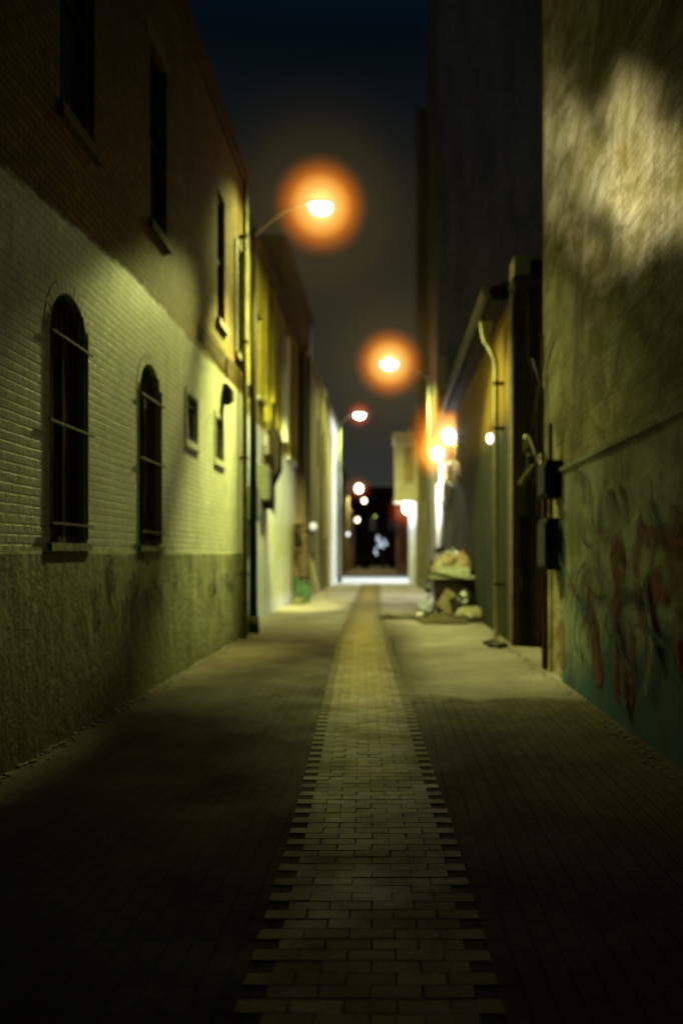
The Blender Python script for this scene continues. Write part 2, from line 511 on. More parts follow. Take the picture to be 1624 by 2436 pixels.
def stroke(mb, pts, w, X, wob=.25):
    # resample
    P = [Vector((a, b)) for a, b in pts]
    fine = []
    for a, b in zip(P, P[1:]):
        n = max(2, int((b - a).length / .06))
        fine += [a.lerp(b, k / n) for k in range(n)]
    fine.append(P[-1])
    L = []; Rr = []
    s = random.random() * 50
    lay = mb.bm.verts.layers.float.get('soft') or mb.bm.verts.layers.float.new('soft')
    for i, p in enumerate(fine):
        d = (fine[min(i + 1, len(fine) - 1)] - fine[max(i - 1, 0)]).normalized()
        nrm = Vector((-d.y, d.x))
        ww = w * .5 * (1 + wob * noise.noise(Vector((i * .25, s, 0))) * 2)
        if i in (0, len(fine) - 1): ww *= .35
        L.append(p + nrm * ww); Rr.append(p - nrm * ww)
    vs = []
    for i in range(len(fine)):
        row = [mb.bm.verts.new((X, q.x, q.y)) for q in (L[i], fine[i], Rr[i])]
        row[1][lay] = 0.0 if i in (0, len(fine) - 1) else 1.0
        vs.append(row)
    for a, b in zip(vs, vs[1:]):
        for k in (0, 1): mb.bm.faces.new((a[k], b[k], b[k + 1], a[k + 1]))


# ================================================================== GROUND
mb = MB(); mb.quad((-400, -300, -.03), (400, -300, -.03), (400, 600, -.03), (-400, 600, -.03))
tag(mb.build('ground', M['asphalt']), kind='structure')
mb = MB()
mb.quad((-3.6, -8, 0), (2.6, -8, 0), (2.6, 49.5, 0), (-3.6, 49.5, 0))
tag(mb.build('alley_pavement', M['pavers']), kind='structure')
mb = MB(); mb.quad((-60, 49.5, .004), (60, 49.5, .004), (60, 64, .004), (-60, 64, .004))
tag(mb.build('cross_street', M['concrete']), kind='structure')
mb = MB(); mb.box(-60, 60, 64, 67, -.02, .13)
tag(mb.build('far_pavement', mat_plain('dark_brown_pavement', (.07, .05, .035), .8)), kind='structure')
mb = MB(); mb.quad((-3.6, 67, .02), (1.2, 67, .02), (1.2, 132, .02), (-3.6, 132, .02))
tag(mb.build('far_alley_pavement', mat_plain('far_alley_paving', (.2, .18, .1), .8)), kind='structure')


# pale running-bond band down the middle, every brick with its own joint
def strip_right(y):
    pts = [(-2, .40), (3.4, .382), (5.1, .356), (9.9, .21), (17.2, -.02), (30, -.25), (50, -.45)]
    for (a, p), (b, q) in zip(pts, pts[1:]):
        if y <= b:
            k = (y - a) / (b - a); return p + (q - p) * k
    return pts[-1][1]


mb = MB(); tone = mb.bm.faces.layers.float.new('tone')
row, y = 0, 1.2
while y < 49.2:
    pitch = .1 if y < 22 else .2
    xr = strip_right(y) + (.05 if row % 2 else -.05)
    n = 5 if row % 2 else 4
    xr = strip_right(y) - .015 + (.0475 if row % 2 else -.0475)
    for k in range(n):
        x1 = xr - k * .19; x0 = x1 - .19
        g = random.uniform(.0025, .0045)
        za = .006 + random.uniform(-.0015, .002)
        tl = random.uniform(-.0015, .0015)
        ja, jb, jc, jd = [random.uniform(-.003, .003) for _ in range(4)]
        A, B_, C_, D_ = (x0 + g + ja, y + g), (x1 - g + jb, y + g + ja), (x1 - g + jc, y + pitch - g + jd), (x0 + g + jd, y + pitch - g + jb)
        f = [mb.quad((*A, za), (*B_, za + tl), (*C_, za + tl), (*D_, za))]
        if y < 14:
            for p_, q_, zp, zq in ((A, B_, za, za + tl), (B_, C_, za + tl, za + tl), (C_, D_, za + tl, za), (D_, A, za, za)):
                f.append(mb.quad((*p_, zp), (*q_, zq), (*q_, .001), (*p_, .001)))
        tv = random.choice([.3, .6, .7, .75, .75, .8, .85, 1.0])
        if k in (0, n - 1): tv *= .4
        for q in f: q[tone] = tv
    y += pitch; row += 1
tag(mb.build('paver_band', M['strip']), kind='structure')

# ================================================================== LEFT: long brick building
XL = -2.8
B1 = empty('brick_building', (XL, 6, 0), 'long brick building on the left, cream painted below and bare brown brick above', 'building')
W1 = zx(128, 685, XL), zx(212, 1255, XL)
AW = [(7.42, 8.34, 1.70, 3.88, .40), (10.10, 11.04, 1.70, 3.84, .42)]
SW = [(12.45, 13.15, 3.22, 3.86), (14.55, 15.25, 3.18, 3.86)]
UW = [(4.5, 5.4, 5.5, 7.7), (7.65, 8.55, 5.46, 7.72), (10.55, 11.35, 5.55, 7.72), (14.72, 15.42, 5.5, 7.65), (16.5, 17.2, 5.35, 7.4)]
holes = [*AW, *SW, *UW]
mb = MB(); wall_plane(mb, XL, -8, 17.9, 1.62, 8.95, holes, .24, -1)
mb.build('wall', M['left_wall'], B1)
mb = MB()
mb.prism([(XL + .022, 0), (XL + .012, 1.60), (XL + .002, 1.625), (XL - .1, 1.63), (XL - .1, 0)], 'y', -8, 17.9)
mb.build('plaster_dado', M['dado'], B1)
mb = MB(); body_faces(mb, XL, -16, -8, 17.9, 0, 8.95)
mb.build('end_wall', M['brown_xz'], B1)
mb = MB(); mb.prism([(-16, 8.95), (XL + .001, 8.95), (XL + .001, 8.80), (XL + .05, 8.80), (XL + .05, 8.95), (XL + .10, 8.95), (XL + .10, 9.12), (-16, 9.12)], 'y', -8.02, 17.88)
mb.build('cornice', M['brown_yz'], B1)
# crumbled foot of the wall: thin broken skirt of mortar and dirt
mb = MB()
for i in range(420):
    yy = random.uniform(3, 17.8); s = random.uniform(.008, .03)
    mb.sphere((XL + .03 + abs(random.gauss(0, .05)), yy, s * .3), s, 1, (1, 1.8, .6), .35, 2, i)
tag(mb.build('rubble', mat_plain('dark_crumbled_mortar', (.06, .055, .04), .9)), 'line of dark crumbled mortar along the foot of the left wall', 'rubble', kind='stuff')

for i, h in enumerate(AW):
    ya, yb, za, zb, ar = h
    f = MB()
    P = arch_poly(ya, yb, za, zb, ar); Q = arch_poly(ya + .06, yb - .06, za + .06, zb - .06, ar - .03)
    for a in range(len(P)):
        b = (a + 1) % len(P)
        x0, x1 = XL - .12, XL - .06
        f.quad((x1, *P[a]), (x1, *P[b]), (x1, *Q[b]), (x1, *Q[a]))
        f.quad((x1, *Q[a]), (x1, *Q[b]), (x0, *Q[b]), (x0, *Q[a]))
    f.box(x0, x1 - .003, (ya + yb) / 2 - .02, (ya + yb) / 2 + .02, za + .06, zb - ar + .02)
    wn = f.build('arched_window', M['frame_dark'], B1)
    wn['label'] = ['tall arched window nearest the camera, barred', 'tall arched window farther along, barred'][i]
    g = MB(); g.bm.faces.new([g.bm.verts.new((XL - .10, p, q)) for p, q in Q])
    g.build('pane', M['glass'], wn)
    g = MB()
    nb = 7
    for k in range(nb):
        yy = ya + .07 + (yb - ya - .14) * k / (nb - 1)
        u = (yy - (ya + yb) / 2) / ((yb - ya) / 2)
        zt = zb - ar + ar * math.sqrt(max(0, 1 - u * u)) - .05
        g.tube([(XL + .025, yy, za + .03), (XL + .025, yy, min(zt, zb - .12))], .011, 6)
    for zz, ex in ((za + .16, .05), ((za + zb) / 2 + .02 - .1, .1), (zb - .42, .05)):
        g.box(XL + .03, XL + .045, ya - ex, yb + ex, zz - .010, zz + .010)
    g.build('window_bars', M['iron'], wn)
    s = MB(); s.box(XL - .02, XL + .035, ya - .05, yb + .05, za - .07, za - .004)
    s.build('sill', M['dado'], wn)
    a = MB()
    n = 16
    for k in range(n):
        t0, t1 = math.pi * k / n + .012, math.pi * (k + 1) / n - .012
        def cc(t, r): return ((ya + yb) / 2 - ((yb - ya) / 2 + r) * math.cos(t), zb - ar + (ar + r) * math.sin(t))
        p = [cc(t0, .004), cc(t1, .004), cc(t1, .13), cc(t0, .13)]
        a.prism(p, 'x', XL - .01, XL + .005)
    a.build('brick_arch', M['left_wall'], wn)

for i, h in enumerate(SW):
    ya, yb, za, zb = h
    f = MB()
    e = .075
    f.box(XL - .02, XL + .016, ya - e, ya - .002, za - e, zb + e)
    f.box(XL - .02, XL + .016, yb + .002, yb + e, za - e, zb + e)
    f.box(XL - .02, XL + .014, ya - .002, yb + .002, zb + .002, zb + e)
    f.box(XL - .02, XL + .03, ya - e - .03, yb + e + .03, za - e - .04, za - e - .002)
    f.box(XL - .02, XL + .014, ya - .002, yb + .002, za - e, za - .002)
    wn = f.build('small_window', M['left_wall'], B1)
    wn['label'] = ['small square window nearer the camera', 'small square window nearer the lamp post'][i]
    g = MB(); g.quad((XL - .06, ya, za), (XL - .06, yb, za), (XL - .06, yb, zb), (XL - .06, ya, zb)); g.build('pane', M['glass'], wn)
    g = MB(); g.box(XL - .055, XL - .03, ya, yb, zb - .16, zb - .12); g.build('glazing_bar', M['frame_dark'], wn)
for i, h in enumerate(UW):
    ya, yb, za, zb = h
    f = MB()
    x0, x1 = XL - .13, XL - .07
    e = .05
    f.box(x0, x1, ya, ya + e, za, zb); f.box(x0, x1, yb - e, yb, za, zb)
    f.box(x0, x1 - .003, ya + e, yb - e, za, za + e); f.box(x0, x1 - .003, ya + e, yb - e, zb - e, zb)
    f.box(x0, x1 - .006, ya + e, yb - e, (za + zb) / 2 - .025, (za + zb) / 2 + .025)
    wn = f.build('upper_window', M['pale_trim'] if i == 4 else M['frame_dark'], B1)
    g = MB(); g.quad((XL - .11, ya + e, za + e), (XL - .11, yb - e, za + e), (XL - .11, yb - e, zb - e), (XL - .11, ya + e, zb - e)); g.build('pane', M['glass'], wn)
    s = MB(); s.box(XL - .02, XL + .06, ya - .08, yb + .08, za - .11, za - .003); s.build('sill', M['stone'] if i > 2 else M['shaded_stone'], wn)
    s = MB(); s.box(XL - .01, XL + .006, ya - .12, yb + .12, zb + .003, zb + .2); s.build('lintel', M['shaded_stone'], wn)
    if i == 4:
        s = MB(); s.box(XL - .01, XL + .04, ya - .11, ya - .003, za, zb); s.box(XL - .01, XL + .04, yb + .003, yb + .11, za, zb)
        s.build('casing', M['pale_trim'], wn)
# spray tags on the dado
XG = XL + .026
rg = random.Random(11)
for (ya, yb, za, zb, n, w) in ((8.4, 10.9, .95, 1.55, 24, .075), (13.9, 16.2, .75, 1.25, 12, .09)):
    gt = MB()
    for k in range(n):
        yy = ya + (yb - ya) * k / (n - 1) + rg.uniform(-.1, .1); zz = rg.uniform(za + .15, zb)
        pts = [(yy, zz)]
        for q in range(3): pts.append((pts[-1][0] + rg.uniform(-.09, .14), pts[-1][1] + rg.uniform(-.22, .06)))
        stroke(gt, pts, w * rg.uniform(.6, 1.2), XG + .0006 * k, .5)
    gt.build('graffiti_tag', M['ink_faded'], B1)
gt = MB(); stroke(gt, [(16.15, 1.1), (16.2, .7), (16.18, .2)], .05, XG); gt.build('drip_stain', M['ink_faded'], B1)
# downpipe beside the lamp post
D1 = MB(); D1.tube([(XL + .10, 16.95, .02), (XL + .10, 16.95, 8.7)], .055, 10)
D1 = D1.build('downpipe', M['pipe'], None, True, org=(XL + .10, 16.95, 0)); tag(D1, 'pale downpipe on the left wall just before the tall dark lamp post', 'pipe')
for z in (1.2, 3.4, 5.6, 7.6):
    b = MB(); b.box(XL + .001, XL + .165, 16.88, 17.02, z, z + .05); b.build('bracket', M['iron'], D1)
# wall lantern, dark and unlit at the paint line
wl = empty('wall_lantern', (XL, 15.3, 4.25), 'dark unlit lantern box on the left wall at the paint line', 'lamp')
b = MB(); b.prism([(XL + .001, 4.5), (XL + .08, 4.52), (XL + .16, 4.42), (XL + .16, 4.24), (XL + .06, 4.16), (XL + .001, 4.18)], 'y', 15.2, 15.42); b.build('housing', M['black_metal'], wl)
b = MB(); b.tube([(XL + .05, 15.3, 4.62), (XL + .05, 15.3, 4.95)], .02, 8); b.build('conduit', M['black_metal'], wl)
for yy in (9.2, 12.6, 13.7):
    pass
# bundle of cables strung along the paint line
cb = MB()
for k in range(4):
    pts = []
    for i in range(40):
        yy = 13.2 + i * .45
        xx = XL + .014 if yy < 18 else -3.08
        pts.append((xx + .003 * k, yy, 4.82 + .09 * k - .05 * math.sin(((yy - 13.2) % 4.8) / 4.8 * math.pi) + .02 * math.sin(yy * .7 + k)))
    cb.tube(pts, .009, 5)
tag(cb.build('wall_cable', M['black_metal'], None, True, org=(XL, 13.2, 4.8)), 'bundle of dark cables sagging along the paint line of the left walls', 'cable')

# ================================================================== LEFT: yellow plaster buildings
X2 = -3.1
B2 = empty('plaster_building', (X2, 18, 0), 'yellow plastered building with cream ground floor just past the tall lamp post', 'building')
uw2 = [(19.3, 20.1, 5.4, 7.4), (21.3, 22.1, 5.4, 7.4)]
mb = MB(); wall_plane(mb, X2, 17.9, 23.0, 0, 8.75, uw2, .2, -1); mb.build('wall', M['l2'], B2)
mb = MB(); body_faces(mb, X2, -15, 17.9, 23.0, 0, 8.75); mb.build('end_wall', M['brown_xz'], B2)
mb = MB(); mb.box(-15, X2 + .14, 17.91, 22.98, 8.75, 9.0); mb.build('cornice', M['brown_yz'], B2)
for (ya, yb, za, zb) in uw2:
    f = MB(); x0, x1 = X2 - .19, X2 - .1
    f.box(x0, x1, ya, ya + .06, za, zb); f.box(x0, x1, yb - .06, yb, za, zb); f.box(x0, x1 - .003, ya + .06, yb - .06, zb - .06, zb); f.box(x0, x1 - .003, ya + .06, yb - .06, za, za + .06); f.box(x0, x1 - .006, ya + .06, yb - .06, 6.4, 6.46)
    wn = f.build('upper_window', M['pale_trim'], B2)
    g = MB(); g.quad((X2 - .17, ya, za), (X2 - .17, yb, za), (X2 - .17, yb, zb), (X2 - .17, ya, zb)); g.build('pane', M['glass'], wn)
    s = MB(); s.box(X2 - .01, X2 + .1, ya - .1, yb + .1, za - .12, za - .003); s.build('sill', M['stone'], wn)
for ya, yb in ((18.0, 18.45), (22.55, 22.97)):
    mb = MB(); mb.box(X2 - .01, X2 + .05, ya, yb, 4.95, 8.7); mb.build('pilaster', M['l2'], B2)

X2b = -3.18
B2b = empty('plaster_building', (X2b, 23, 0), 'ochre building with pilasters and pastel mural, past the dark slanted vent hood', 'building')
mb = MB(); wall_plane(mb, X2b, 23.0, 31.0, 0, 8.9, [(25.2, 26.0, 5.3, 7.5), (28.9, 29.6, 5.3, 7.5)], .2, -1); mb.build('wall', M['l2'], B2b)
mb = MB(); body_faces(mb, X2b, -15, 23.02, 31.0, 0, 8.9); mb.build('end_wall', M['brown_xz'], B2b)
mb = MB(); mb.box(-15, X2b + .2, 23.03, 30.98, 8.9, 9.15); mb.build('cornice', M['brown_yz'], B2b)
for (ya, yb) in ((25.2, 26.0), (28.9, 29.6)):
    f = MB(); x0, x1 = X2b - .19, X2b - .1; za, zb = 5.3, 7.5
    f.box(x0, x1, ya, ya + .06, za, zb); f.box(x0, x1, yb - .06, yb, za, zb); f.box(x0, x1 - .003, ya + .06, yb - .06, zb - .06, zb); f.box(x0, x1 - .003, ya + .06, yb - .06, za, za + .06)
    wn = f.build('upper_window', M['frame_dark'], B2b)
    g = MB(); g.quad((X2b - .17, ya, za), (X2b - .17, yb, za), (X2b - .17, yb, zb), (X2b - .17, ya, zb)); g.build('pane', M['glass'], wn)
for ya in (24.4, 28.2, 29.9, 30.5):
    mb = MB(); mb.box(X2b - .01, X2b + .09, ya, ya + .32, 4.6, 8.85); mb.build('pilaster', M['l2'], B2b)
mb = MB(); mb.box(X2b - .01, X2b + .16, 26.9, 27.5, 5.0, 8.2); mb.build('white_strip', M['white_paint'], B2b)  # plain white upright slab on the wall

# things fixed to the yellow walls
vh = empty('vent_hood', (X2b, 23.6, 3.2), 'big dark vent hood with a slanted underside on the left wall', 'vent')
b = MB(); b.prism([(X2b + .002, 4.74), (X2b + .36, 4.74), (X2b + .36, 3.82), (X2b + .1, 3.28), (X2b + .002, 3.2)], 'y', 23.2, 24.0); b.build('hood', M['hood'], vh, bevel=.015)
b = MB(); b.box(X2b + .002, X2b + .28, 23.3, 23.9, 4.743, 4.86); b.tube([(X2b + .18, 23.6, 4.86), (X2b + .18, 23.6, 5.6)], .06, 10); b.build('flue', M['hood'], vh)


def meter(name, X, y0, y1, z0, z1, d, label, mat, side=1, cat='meter box'):
    t = empty(name, (X, (y0 + y1) / 2, z0), label, cat)
    a, c = sorted((X + side * .002, X + side * d)); b = MB(); b.box(a, c, y0, y1, z0, z1); b.build('casing', mat, t, bevel=.012)
    a, c = sorted((X + side * (d + .001), X + side * (d + .02))); b = MB(); b.box(a, c, y0 + .05, y1 - .05, z0 + .05, z1 - .06); b.build('door', mat, t)
    b = MB(); b.tube([(X + side * d * .5, (y0 + y1) / 2, z1), (X + side * d * .5, (y0 + y1) / 2, z1 + .5)], .025, 8); b.build('conduit', M['iron'], t)
    return t


meter('meter_box', X2, 19.6, 20.3, 2.35, 3.1, .22, 'small grey-green meter box low on the yellow wall, just behind the lamp post', M['box_grey'])
meter('meter_box', X2, 21.3, 21.9, 2.9, 3.75, .24, 'upper grey-green meter box on the yellow wall, nearest the dark vent hood', M['box_grey'])
meter('fuse_box', X2, 22.2, 22.8, 2.75, 4.1, .2, 'tall dark fuse box on the yellow wall under the cables, left of the vent hood', M['hood'])

# ================================================================== LEFT: set-back dark tower and corner building
T = empty('tower_building', (-3.66, 31.5, 0), 'dark tower block set back above the yellow roofs on the left', 'building')
mb = MB(); mb.box(-13, -3.68, 31.6, 44, 0, 12.6); mb.build('wall', M['brown_xz'], T)
mb = MB(); mb.box(-13.1, -3.55, 31.5, 44.1, 12.603, 12.9); mb.build('parapet', M['brown_xz'], T)
X3 = -2.85
B3 = empty('corner_building', (X3, 31, 0), 'pale brick corner building at the left end of the alley, its corner painted white', 'building')
mb = MB(); wall_plane(mb, X3, 31.0, 44.6, 0, 8.6, [(33.6, 34.6, .02, 2.5), (36.2, 37.2, 5.2, 7.2), (40, 41, 5.2, 7.2), (40.2, 41.4, .02, 2.4)], .25, -1); mb.build('wall', M['l3'], B3)
mb = MB(); mb.quad((X3, 31, 0), (-3.66, 31, 0), (-3.66, 31, 8.6), (X3, 31, 8.6)); mb.build('end_wall', M['brown_xz'], B3)
mb = MB(); mb.quad((X3 - .001, 49.4, 0), (-16, 49.4, 0), (-16, 49.4, 8.6), (X3 - .001, 49.4, 8.6)); mb.build('end_wall', M['brown_xz'], B3)
mb = MB(); mb.box(X3 - .3, X3 + .03, 44.6, 49.45, 0, 8.6); mb.build('white_corner', M['white_paint'], B3)
mb = MB(); mb.box(-3.64, X3 + .09, 31.0, 49.5, 8.603, 8.85); mb.build('cornice', M['l3'], B3)
mb = MB(); mb.box(-3.4, -3.1, 45, 45.6, 8.853, 10.2); mb.build('chimney', M['brown_yz'], B3)
for (ya, yb, za, zb) in ((33.6, 34.6, .02, 2.5), (40.2, 41.4, .02, 2.4)):
    mb = MB(); mb.box(X3 - .24, X3 - .18, ya, yb, za, zb); dr = mb.build('door', M['frame_dark'], B3)
    mb = MB(); mb.sphere((X3 - .15, ya + .12, 1.05), .035, 1); mb.build('handle', M['pole_pale'], dr)
for (ya, yb, za, zb) in ((36.2, 37.2, 5.2, 7.2), (40, 41, 5.2, 7.2)):
    f = MB(); f.box(X3 - .24, X3 - .16, ya, yb, za, za + .07); f.box(X3 - .24, X3 - .16, ya, yb, zb - .07, zb); f.box(X3 - .24, X3 - .163, ya, ya + .06, za + .07, zb - .07); f.box(X3 - .24, X3 - .163, yb - .06, yb, za + .07, zb - .07)
    wn = f.build('upper_window', M['frame_dark'], B3)
    g = MB(); g.quad((X3 - .2, ya, za), (X3 - .2, yb, za), (X3 - .2, yb, zb), (X3 - .2, ya, zb)); g.build('pane', M['glass'], wn)
mb = MB(); mb.box(X3 - .01, X3 + .07, 42.6, 43.6, 0, 8.55); mb.build('pilaster', M['cream'], B3)
for yy, lab, mt in ((31.35, 'dark downpipe at the near edge of the pale corner building', M['black_metal']), (37.8, 'thin pale downpipe halfway along the pale corner building', M['pipe'])):
    b = MB(); b.tube([(X3 + .08, yy, .02), (X3 + .08, yy, 8.5)], .06, 8)
    o = b.build('downpipe', mt, None, True, org=(X3 + .08, yy, 0)); tag(o, lab, 'pipe')

# clutter at the left foot, in front of the corner building
t = empty('junk_rack', (-2.95, 29.6, 0), 'dark rack of tangled junk standing against the left wall beside the corner building', 'rack')
b = MB()
for yy in (29.2, 30.6):
    for xx in (-3.1, -2.72): b.box(xx - .02, xx + .02, yy - .02, yy + .02, 0, 2.65)
for z in (.9, 1.75, 2.6): b.box(-3.12, -2.70, 29.18, 30.62, z, z + .03)
b.build('frame', M['iron'], t)
b = MB()
for k in range(60):
    p = Vector((random.uniform(-3.05, -2.7), random.uniform(29.25, 30.5), random.uniform(.95, 2.6)))
    q = [p + Vector((random.uniform(-.1, .1), random.uniform(-.3, .3), random.uniform(-.35, .35))) for _ in range(4)]
    b.tube(q, .014, 5)
b.build('tangled_wire', M['iron'], t)
b = MB(); b.box(-3.09, -2.73, 30.4, 30.5, .05, 2.6); b.build('back_panel', M['bark'], t)
b = MB(); b.box(-3.06, -2.74, 29.3, 30.3, 1.85, 2.56); b.build('crate', M['hood'], t, bevel=.02)
b = MB()
g = [[b.bm.verts.new((-3.0 + .5 * i / 8 + .05 * noise.noise(Vector((i * .6, j * .5, 1))), 29.0 + .12 * (j / 8) + .12 * noise.noise(Vector((i * .7, j * .6, 5))), .012 + max(0, .85 * j / 8 * (1 - .35 * (i / 8)) + (.05 * noise.noise(Vector((i * .6, j * .4, 9))) if j else 0)))) for j in range(9)] for i in range(9)]
for i in range(8):
    for j in range(8): b.bm.faces.new((g[i][j], g[i + 1][j], g[i + 1][j + 1], g[i][j + 1]))
tag(b.build('tarp', M['green'], None, True, org=(-2.75, 29.05, 0)), 'crumpled dark green tarp slumped against the foot of the junk rack', 'tarp')
b = MB(); b.tube([(-2.2, 29.9, .02), (-2.62, 30.3, 1.5)], .016, 8)
tag(b.build('plank', M['stone'], None, False, org=(-2.2, 29.9, 0)), 'thin pale plank leaning on the left beside the green tarp', 'plank')
t = empty('wall_lamp', (X3, 32.0, 2.55), 'small bluish round lamp on the left wall above the junk rack', 'lamp')
b = MB(); b.box(X3 + .002, X3 + .1, 31.9, 32.1, 2.5, 2.7); b.build('backplate', M['pole_pale'], t)
b = MB(); b.sphere((X3 + .2, 32, 2.6), .15, 2); b.build('globe', mat_emit('dim_blue_globe', (.55, .62, .75), .55), t, True)
b = MB(); b.box(-3.0, -2.62, 28.35, 28.8, 0, .2)
tag(b.build('rubble_block', M['dado'], None, bevel=.02, org=(-2.8, 29, 0)), 'low dark block of rubble at the foot of the left wall before the green tarp', 'rubble')

# ================================================================== RIGHT: mural building
XR = 2.24
R1 = empty('mural_building', (XR, 6, 0), 'building on the near right with a painted mural below and stained stucco above', 'building')
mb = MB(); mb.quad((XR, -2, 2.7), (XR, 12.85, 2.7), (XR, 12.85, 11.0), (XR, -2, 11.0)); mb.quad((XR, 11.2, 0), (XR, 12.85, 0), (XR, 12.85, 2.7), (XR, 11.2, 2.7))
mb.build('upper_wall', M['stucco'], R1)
mb = MB(); mb.prism([(XR - .05, 0), (XR - .05, 2.62), (XR - .09, 2.64), (XR - .09, 2.68), (XR + .02, 2.72), (XR + .02, 0)], 'y', -2, 11.2); mb.build('mural_wall', M['mural'], R1)
mb = MB(); body_faces(mb, XR, 16, -2, 12.85, 0, 11.0); mb.build('end_wall', M['brown_xz'], R1)
mb = MB(); mb.box(XR - .06, 16, -2.05, 12.9, 11.003, 11.2); mb.build('coping', M['brown_yz'], R1)


def cpt(cx, cy, X=XR - .054):
    return zx((1124 + cx / 2.614) / 1.0357, (900 + cy / 2.614) / 1.0357, X)


XM = XR - .054
reds = [([(870, 1030), (895, 1300), (900, 1500), (925, 1700), (915, 1960)], .26), ([(850, 1060), (900, 1010), (935, 1120), (930, 1300)], .12), ([(1065, 830), (1030, 960), (1010, 1250)], .20), ([(1065, 830), (1085, 1080)], .10),
        ([(1050, 1230), (1090, 1500), (1140, 1780)], .36), ([(1120, 1160), (1160, 1400)], .24), ([(740, 1480), (790, 1930)], .26),
        ([(890, 1500), (885, 1960), (980, 1980), (985, 1560)], .16), ([(1205, 1000), (1240, 1380)], .18), ([(1290, 1600), (1300, 1900)], .16), ([(1190, 1250), (1170, 1420)], .12)]
for i, (pts, w) in enumerate(reds):
    mb = MB(); stroke(mb, [cpt(*p, X=XM - .0012 * i) for p in pts], w * 2.0, XM - .0012 * i); mb.build('mural_stroke', M['red'], R1)
mb = MB()
for i, (pts, w) in enumerate((([(700, 1240), (730, 1520)], .2), ([(1255, 760), (1225, 1120)], .28), ([(1000, 1250), (1060, 1560)], .2), ([(530, 1500), (560, 1800)], .25), ([(1290, 900), (1270, 1500)], .2))):
    mb = MB(); stroke(mb, [cpt(*p, X=XM - .016 - .0012 * i) for p in pts], w * 2.0, XM - .016 - .0012 * i); mb.build('mural_stroke', M['orange'], R1)
for i, (pts, w) in enumerate((([(805, 615), (850, 720), (892, 840)], .10), ([(815, 700), (838, 830)], .06), ([(893, 1040), (920, 1160)], .16), ([(755, 1160), (790, 1290)], .06), ([(915, 480), (935, 640)], .06), ([(1100, 600), (1120, 780)], .05))):
    mb = MB(); stroke(mb, [cpt(*p, X=XM - .024 - .0012 * i) for p in pts], w, XM - .024 - .0012 * i); mb.build('graffiti_stroke', M['ink'], R1)
M['pale_spray'] = mat_spray('pale_green_spray', (.30, .34, .24), .8)
M['blue_spray'] = mat_spray('blue_spray', (.03, .10, .17), .9)
M['rust_spray'] = mat_spray('rust_spray', (.16, .05, .02), .85)
rg = random.Random(23)
for k in range(26):
    yy = rg.uniform(6.0, 11.0); zz = rg.uniform(.5, 2.3)
    kind = 'blue_spray' if zz < 1.0 and rg.random() < .6 else rg.choice(['pale_spray', 'pale_spray', 'rust_spray', 'red', 'ink', 'blue_spray'])
    xk = XM - .032 - .0006 * k
    pts = [(yy, zz)]; a = rg.uniform(0, 6.28); c = rg.uniform(-.5, .5)
    for q in range(rg.randint(4, 8)):
        a += c + rg.uniform(-.35, .35)
        pts.append((pts[-1][0] + .22 * math.cos(a), min(2.5, max(.1, pts[-1][1] + .16 * math.sin(a)))))
    mb = MB(); stroke(mb, pts, rg.uniform(.06, .2), xk, .4); mb.build('mural_stroke', M[kind], R1)
# meter boxes and pipes on the end of the mural wall
meter('meter_box', XR, 11.35, 11.95, 2.33, 2.8, .22, 'upper black electric box beside the mural, under the ledge', M['black_metal'], -1, 'electric box')
meter('meter_box', XR, 11.3, 11.95, 1.4, 2.06, .22, 'lower black electric box beside the mural, above the dark red pipe', M['black_metal'], -1, 'electric box')
b = MB(); b.tube([(XR - .07, 12.3, .02), (XR - .07, 12.3, 2.3), (XR - .07, 12.35, 2.6), (XR - .06, 12.6, 3.0)], .045, 10)
tag(b.build('drain_pipe', M['pipe_red'], None, True, org=(XR - .07, 12.3, 0)), 'dark red drain pipe running up the wall beside the mural', 'pipe')
t = empty('conduit', (XR - .06, 12.75, 2.5), 'tangle of thin conduits and cables climbing the wall beside the mural', 'conduit')
b = MB(); b.tube([(XR - .1, 12.7, 2.2), (XR - .1, 12.75, 3.6), (XR - .05, 12.6, 4.3), (XR - .12, 12.2, 4.6)], .022, 8)
b.tube([(XR - .06, 12.5, 2.3), (XR - .06, 12.5, 3.9), (XR - .16, 12.8, 4.4)], .018, 8); b.tube([(XR - .2, 12.9, 3.3), (XR - .05, 12.5, 2.7), (XR - .05, 11.7, 2.75)], .02, 8)
b.build('tube', M['iron'], t, True)
b = MB()
for k in range(9):
    p = Vector((XR - .08, 12.4 + random.uniform(-.2, .5), 3.6 + random.uniform(-.9, .7)))
    b.tube([p, p + Vector((-.08, .15, -.3 - random.random() * .3)), p + Vector((-.02, .3 * random.random(), -.7)), p + Vector((0, -.1, -1.0))], .008, 5)
b.build('loose_cable', M['black_metal'], t, True)
b = MB(); b.box(-.04, .04, -.04, .04, -.22, .22, Matrix.Rotation(R(36), 3, 'Y'), (0, 0, 0))
for v in b.bm.verts: v.co += Vector((2.40, 15.3, 2.96))
tag(b.build('wall_bracket', M['pipe'], None, bevel=.01, org=(2.4, 15.3, 2.8)), 'pale slanting bracket bar on the dark end wall in the gap on the right', 'bracket')

